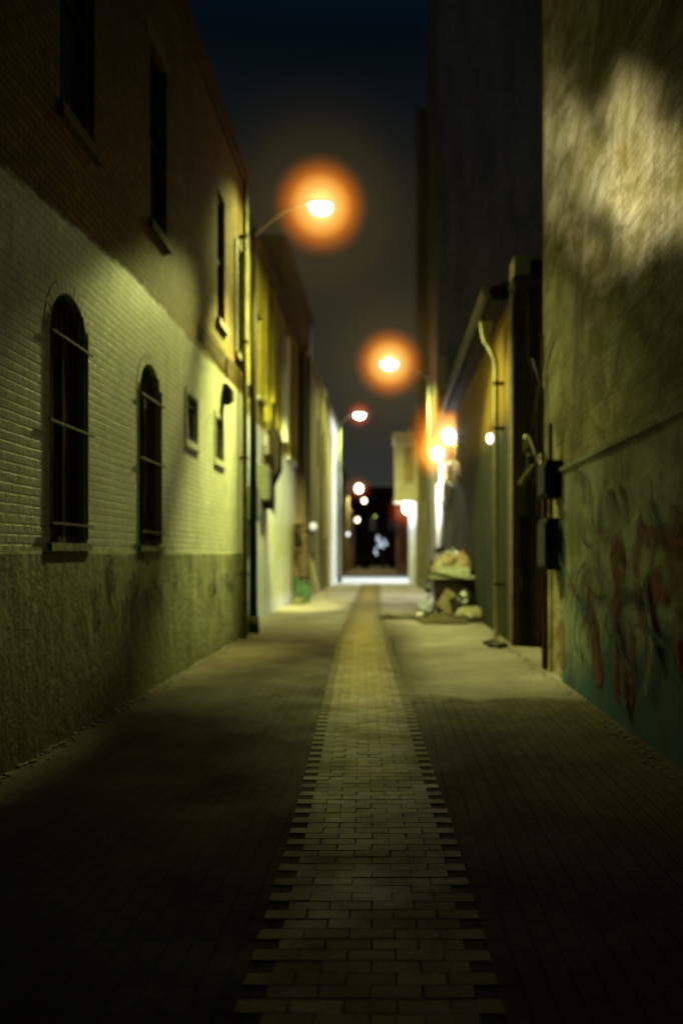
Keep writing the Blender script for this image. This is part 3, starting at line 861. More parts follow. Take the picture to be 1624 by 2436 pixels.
# ================================================================== RIGHT: low eaved building
R2 = empty('low_building', (XR, 16, 0), 'low ochre building with a gutter and eaves behind the mural wall', 'building')
mb = MB(); mb.box(XR - .02, 13, 15.5, 15.75, 0, 6.3); mb.build('end_wall', M['soot_brick'], R2)
mb = MB(); mb.box(XR + .05, XR + .24, 15.44, 15.498, .02, 2.25); dr = mb.build('door', M['black_metal'], R2)
mb = MB(); mb.tube([(XR + .08, 15.42, 1.0), (XR + .08, 15.42, 1.2)], .015, 8); mb.build('handle', M['iron'], dr)
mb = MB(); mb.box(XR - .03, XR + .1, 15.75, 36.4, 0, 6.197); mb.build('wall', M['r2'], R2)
mb = MB(); mb.box(XR - .07, XR - .031, 15.52, 15.95, 0, 6.19); mb.build('pier', M['soot_brick'], R2)
mb = MB(); mb.box(XR + .34, 13, 15.76, 36.4, 0, 6.2); mb.build('inner_wall', M['brown_xz'], R2)
mb = MB(); mb.prism([(1.86, 6.32), (1.86, 6.42), (7, 8.3), (7, 8.2)], 'y', 16.12, 36.4); mb.build('roof', M['roof'], R2)
mb = MB(); mb.box(1.90, XR + .1, 16.14, 36.38, 6.2, 6.315); mb.build('soffit', M['frame_dark'], R2)
mb = MB(); mb.prism([(1.72, 6.44), (1.72, 6.32), (1.76, 6.28), (1.84, 6.28), (1.84, 6.44), (1.82, 6.44), (1.82, 6.31), (1.75, 6.31), (1.75, 6.44)], 'y', 16.1, 36.4); mb.build('gutter', M['gutter'], R2)
mb = MB(); mb.box(XR - .06, 6, 15.46, 16.1, 6.303, 6.42); mb.build('coping', M['soot_brick'], R2)
t = empty('roof_vent', (2.5, 15.6, 6.42), 'pale boxy vent housing on the low roof, against the stucco corner', 'vent')
b = MB(); b.box(2.2, 2.95, 15.5, 16.1, 6.423, 6.8); b.build('housing', M['pale_trim'], t, bevel=.02)
b = MB(); b.box(2.48, 2.9, 15.46, 15.498, 6.45, 6.7); b.build('louvre', M['black_metal'], t)
t = empty('cable_junction', (2.4, 15.45, 3.4), 'pale cable junction with drooping wires on the dark end wall in the right gap', 'junction box')
b = MB(); b.box(2.36, 2.46, 15.40, 15.498, 3.38, 3.56); b.build('casing', M['pipe_pale'], t)
for q, rr in (((2.40, 15.40, 3.61), .06), ((2.45, 15.40, 3.33), .055)):
    b = MB(); b.sphere(q, rr, 2); b.build('insulator', M['pipe_pale'], t, True)
b = MB()
for k in range(7):
    x0 = 2.40 + random.uniform(-.05, .05)
    b.tube([(x0, 15.42, 3.5), (x0 + random.uniform(-.1, .2), 15.36, 3.2 - .1 * k), (x0 + random.uniform(-.1, .25), 15.40, 2.7 - .1 * k), (2.7, 15.45, 2.9)], .012, 5)
b.build('loose_cable', M['black_metal'], t, True)
b = MB(); b.tube([(2.62, 15.42, .02), (2.62, 15.42, 4.4), (2.45, 15.42, 5.0), (2.45, 15.42, 6.2)], .04, 8)
tag(b.build('drain_pipe', M['iron'], None, True, org=(2.62, 15.42, 0)), 'thin rusty drain pipe on the dark end wall in the right gap', 'pipe')
# downpipe with leader head
D2 = MB(); D2.tube([(2.06, 16.9, .02), (2.06, 16.9, 5.1), (2.04, 16.9, 5.3), (1.88, 16.85, 5.6)], .05, 10)
D2 = D2.build('downpipe', M['pipe_pale'], None, True, org=(2.06, 16.9, 0)); tag(D2, 'pale downpipe with a rain hopper at its top on the low right building', 'pipe')
b = MB(); b.prism([(1.74, 6.0), (1.98, 6.0), (1.95, 5.72), (1.91, 5.55), (1.84, 5.55), (1.78, 5.72)], 'y', 16.72, 16.98); b.build('hopper', M['pipe_pale'], D2, bevel=.02)
for z in (1.0, 3.95, 4.8):
    b = MB(); b.box(2.0, 2.205, 16.83, 16.97, z, z + .06); b.build('bracket', M['iron'], D2)
b = MB(); b.tube([(2.1, 34.6, .05), (2.1, 34.6, 5.1)], .065, 8)
tag(b.build('downpipe', M['white_paint'], None, True, org=(2.1, 34.6, 0)), 'white downpipe glowing under the wall floodlights, rising behind the dumpster', 'pipe')
b = MB(); b.tube([(2.05, 35.9, .05), (2.05, 35.9, 4.4)], .09, 8)
tag(b.build('downpipe', M['white_paint'], None, True, org=(2.05, 35.9, 0)), 'stout pale pipe left of the white downpipe behind the dumpster', 'pipe')
# paired floodlights
for (yy, zz, xx, lab) in ((29.5, 5.5, 2.05, 'upper of two glaring floodlights on the right wall'), (35.0, 5.55, 1.98, 'lower left of two glaring floodlights on the right wall')):
    t = empty('floodlight', (XR - .02, yy, zz), lab, 'lamp', 'floodlights on the right wall')
    b = MB(); b.box(XR - .06, XR - .021, yy - .1, yy + .1, zz - .12, zz + .12); b.tube([(XR - .05, yy, zz), (xx + .06, yy, zz + .02)], .025, 8); b.build('arm', M['iron'], t)
    b = MB(); b.prism([(xx - .16, zz - .05), (xx + .1, zz + .16), (xx + .14, zz + .1), (xx - .10, zz - .10)], 'y', yy - .17, yy + .17); b.build('lamp_head', M['black_metal'], t)
    b = MB(); b.sphere((xx - .02, yy - .12, zz - .02), .21, 3, (.9, .6, 1.1)); b.build('lens', M['lens_cool'], t, True)
    halo(t, (xx - .04, yy - .1, zz + .02), 1.25 if yy < 30 else 1.0, .9, 'floodlight_halo_%d' % yy)
t = empty('wall_lamp', (XR - .02, 17.9, 3.9), 'small white bulb on a thin arm beside the pale downpipe', 'lamp')
b = MB(); b.tube([(2.1, 16.95, 4.15), (2.06, 17.3, 4.22), (2.02, 17.7, 3.98)], .012, 6); b.build('arm', M['iron'], t)
b = MB(); b.sphere((2.045, 17.8, 3.91), .08, 3, (.85, 1, 1.35)); b.build('bulb', M['bulb_small'], t, True)
# loose wires under the floodlights
b = MB()
for k in range(22):
    y0 = 25 + k * .42
    b.tube([(XR - .03, y0, 4.9 - .05 * k + random.uniform(-.5, .4)), (2.05 - random.random() * .12, y0 + .3, 4.75 - .05 * k + random.uniform(-.3, .3)), (XR - .04, y0 + 1.1, 4.35 - .05 * k + random.uniform(-.4, .3))], .022, 5)
tag(b.build('loose_wire', M['pole_pale'], None, True, org=(XR, 28, 4.5)), 'loose wires catching the light on the right wall below the floodlights', 'wire')

# ================================================================== RIGHT: tall block and corner tower
R3 = empty('tower_building', (2.06, 36.5, 0), 'tall dark brown tower block rising out of view on the right', 'building')
mb = MB(); mb.box(2.06, 18, 36.5, 46, 0, 32); mb.build('wall', M['tower'], R3)
mb = MB(); mb.box(2.045, 2.058, 36.6, 46, 6, 31); mb.build('side_wall', M['tower_yz'], R3)
mb = MB(); mb.box(2.0, 2.4, 36.42, 36.498, 8.3, 9.7); mb.build('painted_lit_corner', M['cream'], R3)  # cream slab painted in for lamplight on the wall corner
R4 = empty('corner_tower', (1.5, 46, 0), 'narrower tower on the right corner with a white ground floor edge', 'building')
mb = MB(); mb.box(1.6, 14, 46.01, 49.4, 4.4, 24.6); mb.build('wall', M['tower_yz'], R4)
mb = MB(); mb.box(1.52, 14, 46, 49.42, 0, 4.4); mb.build('ground_floor_wall', M['l3'], R4)
mb = MB(); mb.box(1.18, 1.519, 48.3, 49.4, 0, 4.35); mb.build('white_corner', M['white_paint'], R4)
mb = MB(); mb.box(1.5, 1.6, 46.02, 49.45, 24.603, 24.9); mb.build('parapet', M['brown_xz'], R4)
by = empty('oriel_bay', (1.0, 47, 4.5), 'cream oriel bay with cornice jutting over the alley end on the right', 'bay')
b = MB(); b.box(.40, 1.598, 46.4, 49.3, 4.55, 7.6); b.build('wall', M['cream'], by)
b = MB(); b.box(.30, 1.598, 46.3, 49.4, 7.603, 7.95); b.build('cornice', M['cream'], by, bevel=.03)
b = MB(); b.box(.34, 1.598, 46.34, 49.36, 4.35, 4.547); b.build('base_moulding', M['cream'], by, bevel=.03)
b = MB(); b.box(.85, .91, 46.33, 46.398, 5.3, 7.2); b.box(1.35, 1.41, 46.33, 46.398, 5.3, 7.2); b.box(.91, 1.35, 46.335, 46.398, 7.13, 7.2); b.box(.91, 1.35, 46.335, 46.398, 5.3, 5.37)
wn = b.build('window', M['pale_trim'], by)
b = MB(); b.quad((.91, 46.38, 5.37), (1.35, 46.38, 5.37), (1.35, 46.38, 7.13), (.91, 46.38, 7.13)); b.build('pane', mat_plain('dusty_amber_glass', (.4, .28, .1), .25), wn)
t = empty('roof_plant', (1.3, 47.5, 7.95), 'small plant in a pot on top of the cream oriel bay', 'plant')
b = MB(); b.tube([(1.3, 47.3, 7.953), (1.3, 47.3, 8.25)], [.13, .18], 10); b.build('pot', M['concrete'], t)
b = MB()
for k in range(60):
    a = random.random() * 6.28; rr = random.random() * .3; c = Vector((1.3 + rr * math.cos(a), 47.3 + rr * math.sin(a), 8.3 + random.random() * .7 * (1 - rr)))
    d = Vector((random.uniform(-1, 1), random.uniform(-1, 1), random.uniform(0, 1))).normalized() * .14; e = d.cross(Vector((.3, .2, 1))).normalized() * .04
    b.quad(c - e, c + d * .5 - e * 1.5, c + d, c + d * .5 + e * 1.5)
b.build('leaves', M['leafdark'], t)
t = empty('wall_lamp', (1.15, 48.2, 4.1), 'glaring white lamp under the cream oriel bay at the alley end', 'lamp')
b = MB(); b.box(1.1, 1.3, 48.2, 48.29, 4.0, 4.34); b.build('housing', M['pole_pale'], t)
b = MB(); b.sphere((1.1, 47.9, 4.05), .26, 3); b.build('globe', M['lens_cool'], t, True)
halo(t, (1.05, 47.8, 3.95), .95, .8, 'corner_lamp_halo', True)
# scrubby weeds at the right foot
b = MB()
for k in range(420):
    yy = random.uniform(25.5, 45); c = Vector((1.95 + random.uniform(-.28, .1) - max(0, yy - 36) * .03, yy, 0))
    d = Vector((random.uniform(-.12, .12), random.uniform(-.12, .12), random.uniform(.1, .45))); e = Vector((d.y, -d.x, 0)).normalized() * .025
    b.quad(c - e, c + d * .5 - e * 1.3, c + d, c + d * .5 + e * 1.3)
tag(b.build('weeds', mat_plain('pale_weeds', (.2, .22, .12), .7)), 'pale weeds and litter along the foot of the right wall behind the dumpster', 'weeds', kind='stuff')

# ================================================================== STREET LAMPS


def street_lamp(x, y, top, lx, lz, label, rad, gain, side, redder=False, head=1.0, pole_mat=None):
    t = empty('street_lamp', (x, y, 0), label, 'street lamp', 'street lamps along the alley')
    b = MB(); b.tube([(x, y, 0), (x, y, .35)], .12, 14); b.build('base', M['pole'], t, True)
    b = MB(); b.tube([(x, y, .3), (x, y, top * .55), (x, y, top)], [.085, .07, .055], 14); b.build('pole', pole_mat or M['pole'], t, True)
    pts = []
    for k in range(13):
        u = k / 12
        pts.append((x + (lx - side * .2 - x) * u, y, top - .15 + (lz + .05 - top + .15) * math.sin(u * math.pi / 2)))
    b = MB(); b.tube(pts, .032, 10); b.build('arm', M['pole_pale'], t, True)
    b = MB()
    b.sphere((lx, y, lz + .06), .27 * head, 3, (1.0, .5, .3))
    for v in b.bm.verts:
        if v.co.z < lz + .04: v.co.z = lz + .04
    hd = b.build('lamp_head', M['pole_pale'], t, True)
    b = MB(); b.sphere((lx + side * .03, y, lz - .03), .225 * head, 3, (1.0, .6, .66)); ln = b.build('lens', M['lens'], t, True)
    if rad: halo(t, (lx + side * .02, y, lz), rad, gain, 'lamp_halo_%d' % y, redder)
    if rad and not redder: halo(t, (lx + side * .02, y, lz), rad * 2.6, 0, 'faint_halo_%d' % y, outer_glow=True)
    return t


street_lamp(-2.70, 18.0, 8.15, -1.36, 8.62, 'nearest street lamp, on the tall dark post at the left wall', .86, 1.0, 1)
street_lamp(1.88, 40.0, 9.55, .12, 10.15, 'second street lamp, its arm reaching in from the right wall', 1.42, .95, -1, head=1.6, pole_mat=M['pole_pale'])
street_lamp(-2.68, 50.2, 9.0, -1.58, 9.45, 'third street lamp, smaller in view, its arm reaching in from the left corner', .72, .9, 1, True, head=1.35, pole_mat=M['pole_pale'])


def far_lamp(px, py, Y, r, label, mat, hz=0):
    x = (px - CX) / F * Y; z = EYE - (py - CY) / F * Y
    t = empty('street_lamp', (x - .9, Y, 0), label, 'street lamp', 'small lamps in the far alley')
    b = MB(); b.tube([(x - .9, Y, 0), (x - .9, Y, z)], .07, 8); b.build('pole', M['pole'], t)
    b = MB(); b.tube([(x - .9, Y, z), (x - .4, Y, z + .3), (x, Y, z + r * .8)], .04, 6); b.build('arm', M['pole'], t)
    b = MB(); b.sphere((x, Y, z), r, 2, (.9, .8, 1)); b.build('lens', mat, t, True)
    if hz: halo(t, (x, Y, z), hz, .3, 'far_halo_%d' % px, True)


far_lamp(824, 1122, 84, .42, 'largest of the small lamps in the far alley, level with the dark roofline', M['lens_far'], 1.2)
far_lamp(836, 1150, 104, .28, 'small amber lamp just below the largest lamp of the far alley', M['lens_far'])
far_lamp(819, 1194, 112, .34, 'lowest amber lamp of the far alley, beside the pale lit wall', M['lens_far'])
t = empty('traffic_light', (-1.35, 100, 0), 'tiny green signal light far down the alley', 'traffic light')
b = MB(); b.tube([(-1.35, 100, 0), (-1.35, 100, 5.6)], .06, 8); b.build('pole', M['pole'], t)
b = MB(); b.box(-1.5, -1.2, 100.1, 100.3, 5.2, 6.2); b.build('signal_head', M['black_metal'], t)
b = MB(); b.sphere((-1.35, 100.0, 5.85), .1, 2); b.build('lens', M['bulb_green'], t, True)
t = empty('wall_lamp', (-3.5, 80, 3.3), 'small bluish wall lamp on the far left wall', 'lamp')
b = MB(); b.box(-3.66, -3.62, 79.9, 80.1, 3.2, 3.7); b.build('backplate', M['pole'], t)
b = MB(); b.sphere((-3.5, 79.9, 3.4), .14, 2); b.build('globe', M['bulb_small'], t, True)

# ================================================================== FAR BLOCK
def far_building(name, label, x0, x1, y0, y1, h, mat, wins, cor=None):
    t = empty(name, ((x0 + x1) / 2, y0, 0), label, 'building')
    b = MB(); b.box(x0, x1, y0, y1, 0, h); b.build('wall', mat, t)
    b = MB(); b.box(x0 - .1, x1 + .1, y0 - .1, y1 + .1, h + .003, h + .35); b.build('parapet', cor or mat, t)
    for w in wins:
        b = MB(); b.box(*w); b.build('window', M['glass'], t)
    return t


far_building('far_building', 'olive walled building on the far left beyond the cross street', -14, -3.62, 67.2, 84, 8.2, mat_plain('olive_plaster', (.24, .2, .06), .8, stretch=(1, 1, .3), scale=2), [(-3.615, -3.58, 70, 71.5, 4, 6), (-3.615, -3.58, 76, 77.5, 4, 6)])
far_building('far_building', 'pale lit wall standing behind the olive building in the far alley', -14, -3.6, 84.2, 100, 5.6, mat_plain('pale_plaster', (.5, .42, .24), .8, stretch=(1, 1, .3), scale=2), [(-3.595, -3.55, 88, 89.5, 2.5, 4)])
far_building('far_building', 'brown walled building on the far right beyond the cross street', .9, 14, 67.2, 95, 9.5, mat_plain('rust_brown_plaster', (.16, .06, .025), .8, stretch=(1, 1, .3), scale=2), [(.86, .896, 72, 74, 3, 5), (.86, .896, 80, 82, 3, 5)])
far_building('far_building', 'dark end building closing off the far alley', -12, 9, 132, 145, 11.2, M['brown_xz'], [(-2.6, -1.6, 131.9, 131.99, 5, 7), (.2, 1.2, 131.9, 131.99, 5, 7), (-6, -5, 131.9, 131.99, 5, 7)])
# small tree hung with white lights
t = empty('lit_tree', (-.55, 99, 0), 'small dark tree hung with white string lights in the far alley', 'tree')
b = MB(); b.tube([(-.55, 99, 0), (-.6, 99, 1.2), (-.5, 99, 2.2)], [.12, .09, .06], 8)
for k in range(6):
    a = k * 1.05; b.tube([(-.53, 99, 1.7 + .1 * k), (-.53 + .5 * math.cos(a), 99 + .5 * math.sin(a), 2.8 + .15 * k)], [.04, .015], 6)
b.build('trunk', M['bark'], t)
b = MB()
for k in range(500):
    c = Vector((random.gauss(0, .4), random.gauss(0, .4), random.gauss(0, .55))); c = c + Vector((-.55, 99, 3.1))
    d = Vector((random.uniform(-1, 1), random.uniform(-1, 1), random.uniform(-1, 1))).normalized() * .2; e = d.cross(Vector((.3, .2, 1))).normalized() * .06
    b.quad(c - e, c + d * .5 - e, c + d, c + d * .5 + e)
b.build('crown', M['leafdark'], t)
b = MB()
for (px, py) in ((868, 1232), (866, 1238), (871, 1240), (874, 1246), (869, 1248), (876, 1252), (881, 1240), (884, 1246), (887, 1250), (872, 1254), (863, 1260), (861, 1268), (865, 1273), (879, 1256)):
    Y = 98.2; b.sphere(((px - CX) / F * Y, Y + random.uniform(-.1, .1), EYE - (py - CY) / F * Y), .085, 1)
b.build('string_lights', M['fairy'], t)
# parked car shapes are unreadable; low dark planters at the far end
for px, lab in ((838, 'low dark planter with a shrub, left of the lit tree'), (905, 'low dark planter with a shrub, right of the lit tree')):
    x = (px - CX) / F * 101
    t = empty('planter', (x, 101, 0), lab, 'planter')
    b = MB(); b.prism([(x - .5, .02), (x + .5, .02), (x + .6, .8), (x - .6, .8)], 'y', 100.5, 101.5); b.build('tub', M['hood'], t)
    b = MB()
    for k in range(220):
        c = Vector((x + random.gauss(0, .3), 101 + random.gauss(0, .25), 1.15 + random.gauss(0, .3)))
        d = Vector((random.uniform(-1, 1), random.uniform(-1, 1), random.uniform(-1, 1))).normalized() * .22; e = d.cross(Vector((.3, .2, 1))).normalized() * .07
        b.quad(c - e, c + d * .5 - e, c + d, c + d * .5 + e)
    b.build('shrub', M['leafdark'], t)

# ================================================================== DUMPSTER AND RUBBISH
dx, dy = 1.62, 22.4
t = empty('dumpster', (dx, dy + .7, 0), 'dark overfilled dumpster standing against the right wall', 'dumpster')
b = MB()
z0, z1 = .16, 1.02
lo = [(dx - .36, dy + .12), (dx + .44, dy + .12), (dx + .44, dy + 1.35), (dx - .36, dy + 1.35)]
hi = [(dx - .47, dy), (dx + .52, dy), (dx + .52, dy + 1.5), (dx - .47, dy + 1.5)]
for a in range(4):
    c = (a + 1) % 4
    b.quad((*lo[a], z0), (*lo[c], z0), (*hi[c], z1), (*hi[a], z1))
    cx_, cy_ = dx + .03, dy + .74
    sh = lambda p: (cx_ + (p[0] - cx_) * .93, cy_ + (p[1] - cy_) * .95)
    b.quad((*sh(lo[a]), z0 + .04), (*sh(lo[c]), z0 + .04), (*sh(hi[c]), z1), (*sh(hi[a]), z1))
    b.quad((*hi[a], z1), (*hi[c], z1), (*sh(hi[c]), z1), (*sh(hi[a]), z1))
b.quad(*[(*p, z0) for p in lo]); b.quad(*[(*sh(p), z0 + .04) for p in lo])
for xx in (dx - .2, dx + .25): b.box(xx - .03, xx + .03, dy + .02, dy + .08, .3, .98)
b.build('body', M['dumpster'], t)
b = MB()
for (xa, xb, ya, yb) in ((dx - .52, dx + .57, dy - .05, dy + .0), (dx - .52, dx + .57, dy + 1.5, dy + 1.55), (dx - .52, dx - .47, dy + .001, dy + 1.499), (dx + .52, dx + .57, dy + .001, dy + 1.499)):
    b.box(xa, xb, ya, yb, .97, 1.07)
b.build('rim', M['rim'], t, bevel=.01)
b = MB()
for s in (-.58, .58): b.box(dx + s - .06, dx + s + .06, dy + .4, dy + 1.1, .62, .76)
b.build('lifting_pocket', M['dumpster'], t)
for xx in (dx - .28, dx + .36):
    for yy in (dy + .22, dy + 1.25):
        b = MB(); b.tube([(xx - .03, yy, .08), (xx + .03, yy, .08)], .08, 14); b.build('wheel', M['black_metal'], t)


def bag(name, c, r, sc, mat, label, jit, seed, cat='bag', knot=True):
    b = MB()
    b.sphere(c, r, 4, sc, jit, 1.6, seed)
    zf = min(v.co.z for v in b.bm.verts)
    if knot:
        b.tube([(c[0], c[1], c[2] + r * sc[2] * .85), (c[0] + .02, c[1], c[2] + r * sc[2] * 1.05), (c[0] + .05, c[1] - .02, c[2] + r * sc[2] * 1.22)], [.06, .03, .06], 8)
    tag(b.build(name, mat, None, True, org=(c[0], c[1], zf)), label, cat)


bag('trash_bag', (dx - .12, dy + .3, 1.27), .36, (1.0, .9, .78), M['tan'], 'tan bag bulging at the left front of the dumpster heap', .3, 1)
bag('trash_bag', (dx + .25, dy + .35, 1.29), .34, (.95, .9, .82), M['tan'], 'pinkish tan bag at the right front of the dumpster heap', .3, 2)
bag('trash_bag', (dx + .05, dy + .75, 1.42), .36, (1.25, 1, .7), M['grey_bag'], 'pale plastic bag on top of the dumpster heap', .25, 3)
bag('trash_bag', (dx - .2, dy + 1.1, 1.2), .34, (1, 1, .9), M['black_bag'], 'black bag at the back of the dumpster heap', .25, 8)
b = MB(); b.box(-.42, .42, -.02, .02, -.16, .16, Matrix.Rotation(R(12), 3, 'Y') @ Matrix.Rotation(R(-25), 3, 'X'), (0, 0, 0))
for v in b.bm.verts: v.co += Vector((dx + .02, dy - .02, 1.2))
tag(b.build('cardboard_sheet', M['rim'], None, org=(dx, dy - .02, 1.1)), 'pale flattened carton hanging over the front rim of the dumpster', 'cardboard')
b = MB(); b.sphere((dx - .30, dy + .6, 1.70), .1, 2, (1.2, 1, .75), .3, 2, 5); b.sphere((dx - .22, dy + .6, 1.76), .06, 2)
tag(b.build('dark_scrap', M['black_metal'], None, True, org=(dx - .3, dy + .6, 1.62)), 'dark lump of scrap perched at the top left of the dumpster heap', 'scrap')
b = MB(); b.prism([(dx + .26, 1.5), (dx + .42, 1.52), (dx + .31, 1.74)], 'y', dy + .5, dy + .6)
tag(b.build('orange_scrap', M['orange_plastic'], None, org=(dx + .33, dy + .5, 1.5)), 'small orange scrap poking out at the top right of the dumpster heap', 'scrap')
bag('trash_bag', (dx + .27, dy - .55, .33), .34, (1.05, .85, 1.0), M['black_bag'], 'shiny black bag leaning against the front of the dumpster', .28, 6)
bag('trash_bag', (dx + .36, dy - 1.25, .17), .34, (1.15, .8, .55), M['grey_bag'], 'pale plastic bag on the paving in front of the shiny black bag', .3, 7, knot=False)
bag('trash_bag', (dx - .62, dy + .35, .22), .27, (.8, .9, .95), M['blue_bag'], 'bluish white bag on the paving at the left side of the dumpster', .35, 9)
bag('litter', (dx - .80, dy - .25, .07), .1, (1, 1, .8), M['white_paint'], 'small crumpled white litter beside the bluish bag', .35, 10, 'litter', False)


def sheet(c, w, l, rz, tilt, label, mat=None, name='cardboard_sheet'):
    b = MB()
    nx, ny = 8, 8
    g = [[b.bm.verts.new((w * (i / nx - .5), l * (j / ny - .5), .03 + .05 * noise.noise(Vector((i * .5, j * .5, c[0] * 3))) + tilt * (i / nx) ** 2)) for j in range(ny + 1)] for i in range(nx + 1)]
    for i in range(nx):
        for j in range(ny): b.bm.faces.new((g[i][j], g[i + 1][j], g[i + 1][j + 1], g[i][j + 1]))
    bmesh.ops.solidify(b.bm, geom=b.bm.faces[:], thickness=.012)
    m = Matrix.Translation(Vector(c)) @ Matrix.Rotation(R(rz), 4, 'Z')
    for v in b.bm.verts: v.co = m @ v.co
    zmin = min(v.co.z for v in b.bm.verts)
    for v in b.bm.verts: v.co.z -= zmin - .012
    tag(b.build(name, mat or M['cardboard'], None, True, org=(c[0], c[1], 0)), label, 'cardboard')


sheet((dx - .35, dy - 1.5, 0), 1.05, 1.2, 8, .05, 'flat damp cardboard on the paving right in front of the dumpster')
sheet((dx - 1.15, dy + .1, 0), 1.3, 1.1, -15, .03, 'flattened carton on the paving farthest left of the dumpster')
sheet((dx - .55, dy - .75, 0), .7, .7, 30, .12, 'curled cardboard between the flattened carton and the black bag')
b = MB(); b.box(-.3, .3, -.015, .015, -.28, .28, Matrix.Rotation(R(35), 3, 'Y') @ Matrix.Rotation(R(-30), 3, 'X'), (0, 0, 0))
zf = min(v.co.z for v in b.bm.verts)
for v in b.bm.verts: v.co += Vector((dx - .05, dy - .45, -zf + .012))
tag(b.build('cardboard_sheet', M['cardboard'], None, org=(dx - .05, dy - .45, 0)), 'torn carton propped up against the dumpster beside the black bag', 'cardboard')
b = MB()
for k in range(7):
    b.sphere((1.9 + random.uniform(-.15, .12), 15.6 + random.uniform(-.35, .35), .04), random.uniform(.04, .09), 2, (1.2, 1.5, .7), .4, 2, k)
tag(b.build('debris', M['bark'], None, True, org=(1.9, 15.6, 0)), 'small dark heap of debris on the paving at the foot of the right wall', 'debris')

# ================================================================== LIGHT


def spot(name, loc, target, power, color, angle, blend, size=.12):
    d = bpy.data.lights.new(name, 'SPOT'); d.energy = power; d.color = color; d.spot_size = R(angle); d.spot_blend = blend; d.shadow_soft_size = size
    o = bpy.data.objects.new(name, d); COL.objects.link(o); o.location = loc
    o.rotation_euler = (Vector(target) - Vector(loc)).to_track_quat('-Z', 'Y').to_euler()
    return o


def point(name, loc, power, color, size=.1):
    d = bpy.data.lights.new(name, 'POINT'); d.energy = power; d.color = color; d.shadow_soft_size = size
    o = bpy.data.objects.new(name, d); COL.objects.link(o); o.location = loc
    return o


def wash(loc, az, el, angle, tall, power, color):
    o = spot('street_light', loc, (0, 0, 0), power, color, angle, .8, .15)
    a, e = R(az), R(el)
    d = Vector((math.sin(a) * math.cos(e), math.cos(a) * math.cos(e), math.sin(e)))
    if -90 < az < 90: d.y = -d.y
    else: d.y = -d.y
    o.rotation_euler = d.to_track_quat('-Z', 'Y').to_euler()
    o.scale = (1 / tall, 1, 1)
    return o


SOD = (.97, 1.03, .285)
spot('street_light', (-1.33, 18, 8.3), (-.35, 17.8, 0), 4300, SOD, 101, .42, .15)
spot('street_light', (-1.33, 18, 8.3), (-1.0, 17.8, 0), 170, SOD, 156, .6, .15)
# the lamp head throws its light sideways along both walls, as street lanterns do
wash((-1.33, 18, 8.3), -24, -56, 48, 2.2, 9000, SOD)
wash((-1.33, 18, 8.3), -11, -32, 22, 2.0, 5000, SOD)
wash((-1.33, 18, 8.3), -50, -26, 62, 1.0, 900, SOD)
wash((-1.33, 18, 8.3), 180 + 38, -24, 66, 1.0, 1300, SOD)
wash((-1.33, 18, 8.3), 180 + 36, -52, 46, 1.4, 2600, SOD)
wash((-1.33, 18, 8.3), 29, -38, 34, 1.0, 1300, SOD)
wash((-1.33, 18, 8.3), 5.5, -48, 35, 3.2, 1500, SOD)
wash((-1.33, 18, 8.3), 180 + 10, -35, 40, 2.0, 26000, SOD)
spot('street_light', (.12, 40, 9.85), (.0, 39.5, 0), 3600, SOD, 150, .6, .15)
spot('street_light', (-1.55, 50.2, 9.2), (-1.4, 50, 0), 1500, SOD, 150, .6, .15)
# unseen behind the camera: low floodlight for the stucco, street lamp for the paving
gob = spot('street_light', (-1.2, -1.2, .7), (2.24, 8.9, 5.2), 24000, (1.0, .95, .62), 26, .4, .1)  # added low floodlight, unseen behind the camera; not a street lamp
# mask in the floodlight's nodes shapes the blotchy patch; nothing stands before it
gob.data.use_nodes = True
gn = gob.data.node_tree; ge = next(n for n in gn.nodes if n.type == 'EMISSION')
gg = gn.nodes.new('ShaderNodeNewGeometry'); gs = gn.nodes.new('ShaderNodeSeparateXYZ'); gn.links.new(gg.outputs['Incoming'], gs.inputs[0])


def gm(op, a, b):
    x = gn.nodes.new('ShaderNodeMath'); x.operation = op
    for k, v in enumerate((a, b)):
        if isinstance(v, (int, float)): x.inputs[k].default_value = v
        else: gn.links.new(v, x.inputs[k])
    return x.outputs[0]


def gnoise(sc, loc):
    m = gn.nodes.new('ShaderNodeMapping'); m.inputs['Location'].default_value = loc; gn.links.new(gg.outputs['Incoming'], m.inputs[0])
    x = gn.nodes.new('ShaderNodeTexNoise'); x.inputs['Scale'].default_value = sc; x.inputs['Detail'].default_value = 4; gn.links.new(m.outputs[0], x.inputs[0])
    return x.outputs[0]


def gstep(v, a, b, c=0.0, d=1.0):
    x = gn.nodes.new('ShaderNodeMapRange'); x.interpolation_type = 'SMOOTHSTEP'; gn.links.new(v, x.inputs[0])
    for k, q in enumerate((a, b, c, d)): x.inputs[k + 1].default_value = q
    return x.outputs[0]


na, nb_, nc = gnoise(16, (1, 2, 3)), gnoise(11, (5, 1, 2)), gnoise(30, (2, 7, 1))
gu = gm('DIVIDE', gs.outputs[0], gs.outputs[1]); ge_ = gm('DIVIDE', gs.outputs[2], gs.outputs[1])
ee = gm('ADD', ge_, gm('MULTIPLY', gm('SUBTRACT', na, .5), .22))
uu = gm('ADD', gu, gm('MULTIPLY', gm('SUBTRACT', nb_, .5), .20))
mask = gm('MULTIPLY', gstep(ee, .36, .47), gstep(ee, .58, .45))
mask = gm('MULTIPLY', mask, gstep(uu, .47, .36))
mask = gm('MULTIPLY', mask, gstep(gu, .2425, .2445))
mask = gm('MULTIPLY', mask, gstep(gm('ADD', nb_, gm('MULTIPLY', nc, .4)),   .46, .76, .34, 1.45))
mask = gm('MULTIPLY', mask, gstep(gu, .25, .34, .75, 1.1))
gn.links.new(mask, ge.inputs['Strength'])
spot('street_light', (.5, -7, 9.0), (2.6, -2.3, 0), 520, (1.0, .5, .24), 46, .12, .12)
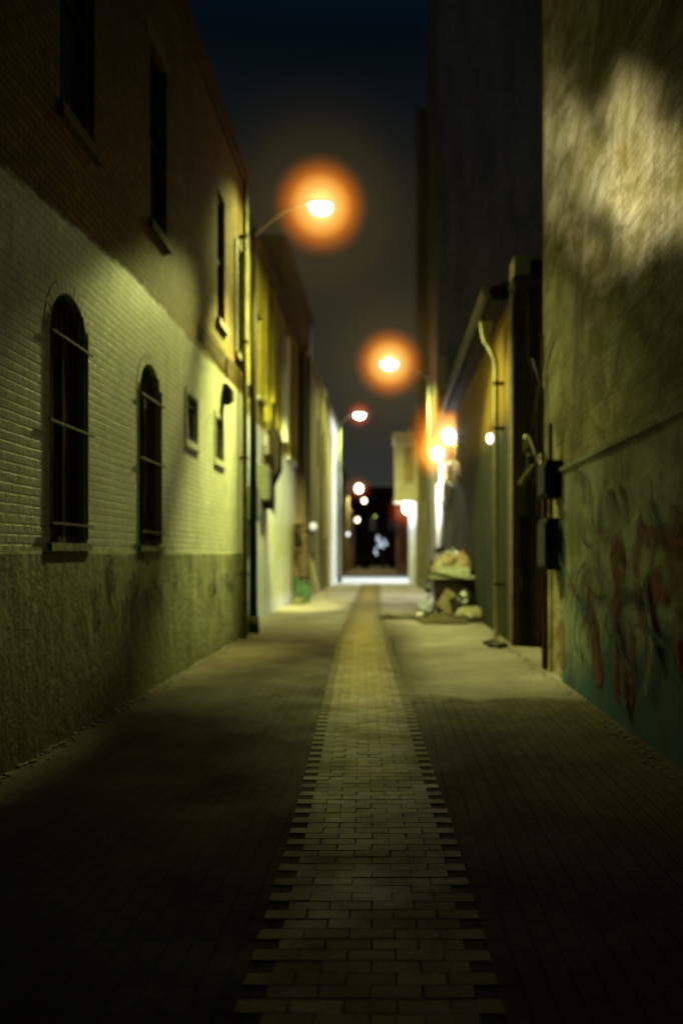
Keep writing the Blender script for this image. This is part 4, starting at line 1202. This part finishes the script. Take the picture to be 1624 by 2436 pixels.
# floodlights on the right wall, the corner lamp and the cross street
spot('flood_light', (1.85, 29.2, 5.4), (2.0, 28.6, 0), 900, (1.0, .95, .62), 120, .5, .12)
spot('flood_light', (1.7, 34.2, 5.5), (2.1, 35.0, 1), 1500, (.95, .97, .75), 115, .5, .12)
point('corner_light', (1.0, 47.8, 3.95), 380, (.9, .97, 1.0), .15)
spot('cross_street_light', (7.5, 57, 8.5), (-3.5, 50, 2.5), 11000, (.86, .97, 1.0), 95, .5, .3)
spot('cross_street_light', (-1, 57, 9.5), (-1, 57, 0), 5200, (.86, .97, 1.0), 105, .25, .3)
for px, py, Y, w in ((824, 1122, 84, 1500), (819, 1194, 112, 800)):
    spot('far_street_light', ((px - CX) / F * Y, Y - .3, EYE - (py - CY) / F * Y - .5), ((px - CX) / F * Y, Y - .5, 0), w, (1.0, .82, .34), 165, .4, .2)

# fallen leaves and scraps along the right gutter
mb = MB()
for i in range(260):
    yy = random.uniform(3, 22) ; c = Vector((2.14 - abs(random.gauss(0, .09)), yy, .006 + random.random() * .012))
    a = random.random() * 6.28; d = Vector((math.cos(a), math.sin(a), random.uniform(-.1, .3))) * random.uniform(.02, .05); e = Vector((-d.y, d.x, 0)) * .5
    mb.quad(c - d, c + e, c + d, c - e)
tag(mb.build('leaf_litter', mat_plain('dead_leaves', (.09, .065, .03), .8, var=.6)), 'dead leaves and scraps along the foot of the right wall', 'leaf litter', kind='stuff')

# ------------------------------------------------------------------ night sky
w = bpy.data.worlds.new('World'); scene.world = w; w.use_nodes = True
nt = w.node_tree; nt.nodes.clear()
out = nt.nodes.new('ShaderNodeOutputWorld'); bg = nt.nodes.new('ShaderNodeBackground')
tc = nt.nodes.new('ShaderNodeTexCoord'); sp = nt.nodes.new('ShaderNodeSeparateXYZ'); rp = nt.nodes.new('ShaderNodeValToRGB')
nt.links.new(tc.outputs['Generated'], sp.inputs[0]); nt.links.new(sp.outputs[2], rp.inputs[0])
cr = rp.color_ramp
cr.elements[0].position = 0; cr.elements[0].color = (.034, .034, .028, 1)
cr.elements[1].position = 1; cr.elements[1].color = (.002, .022, .055, 1)
for p, c in ((.08, (.029, .031, .026)), (.16, (.028, .028, .020)), (.28, (.024, .0215, .012)), (.35, (.016, .0150, .0105)), (.42, (.0055, .0078, .0076)), (.50, (.0012, .0036, .0058)), (.66, (.0016, .008, .020))):
    e = cr.elements.new(p); e.color = (*c, 1)
nt.links.new(rp.outputs[0], bg.inputs[0]); bg.inputs[1].default_value = 1.0
nt.links.new(bg.outputs[0], out.inputs[0])

# ------------------------------------------------------------------ camera
cd = bpy.data.cameras.new('camera'); cam = bpy.data.objects.new('camera', cd); COL.objects.link(cam)
cam.location = (0, 0, EYE); cam.rotation_euler = (R(90), 0, 0)
cd.sensor_fit = 'VERTICAL'; cd.sensor_height = 36; cd.sensor_width = 24
cd.lens = F / 2352 * 36
cd.shift_x = -105 / 2352; cd.shift_y = 97 / 2352
cd.clip_start = .05; cd.clip_end = 1500
cd.dof.use_dof = True; cd.dof.focus_distance = 4.9; cd.dof.aperture_fstop = .88
scene.camera = cam

scene.render.engine = 'CYCLES'
scene.view_settings.view_transform = 'Standard'; scene.view_settings.look = 'None'; scene.view_settings.exposure = 0
scene.cycles.max_bounces = 6; scene.cycles.diffuse_bounces = 4; scene.cycles.sample_clamp_indirect = 4
scene.cycles.volume_step_rate = .5
scene.cycles.volume_max_steps = 128
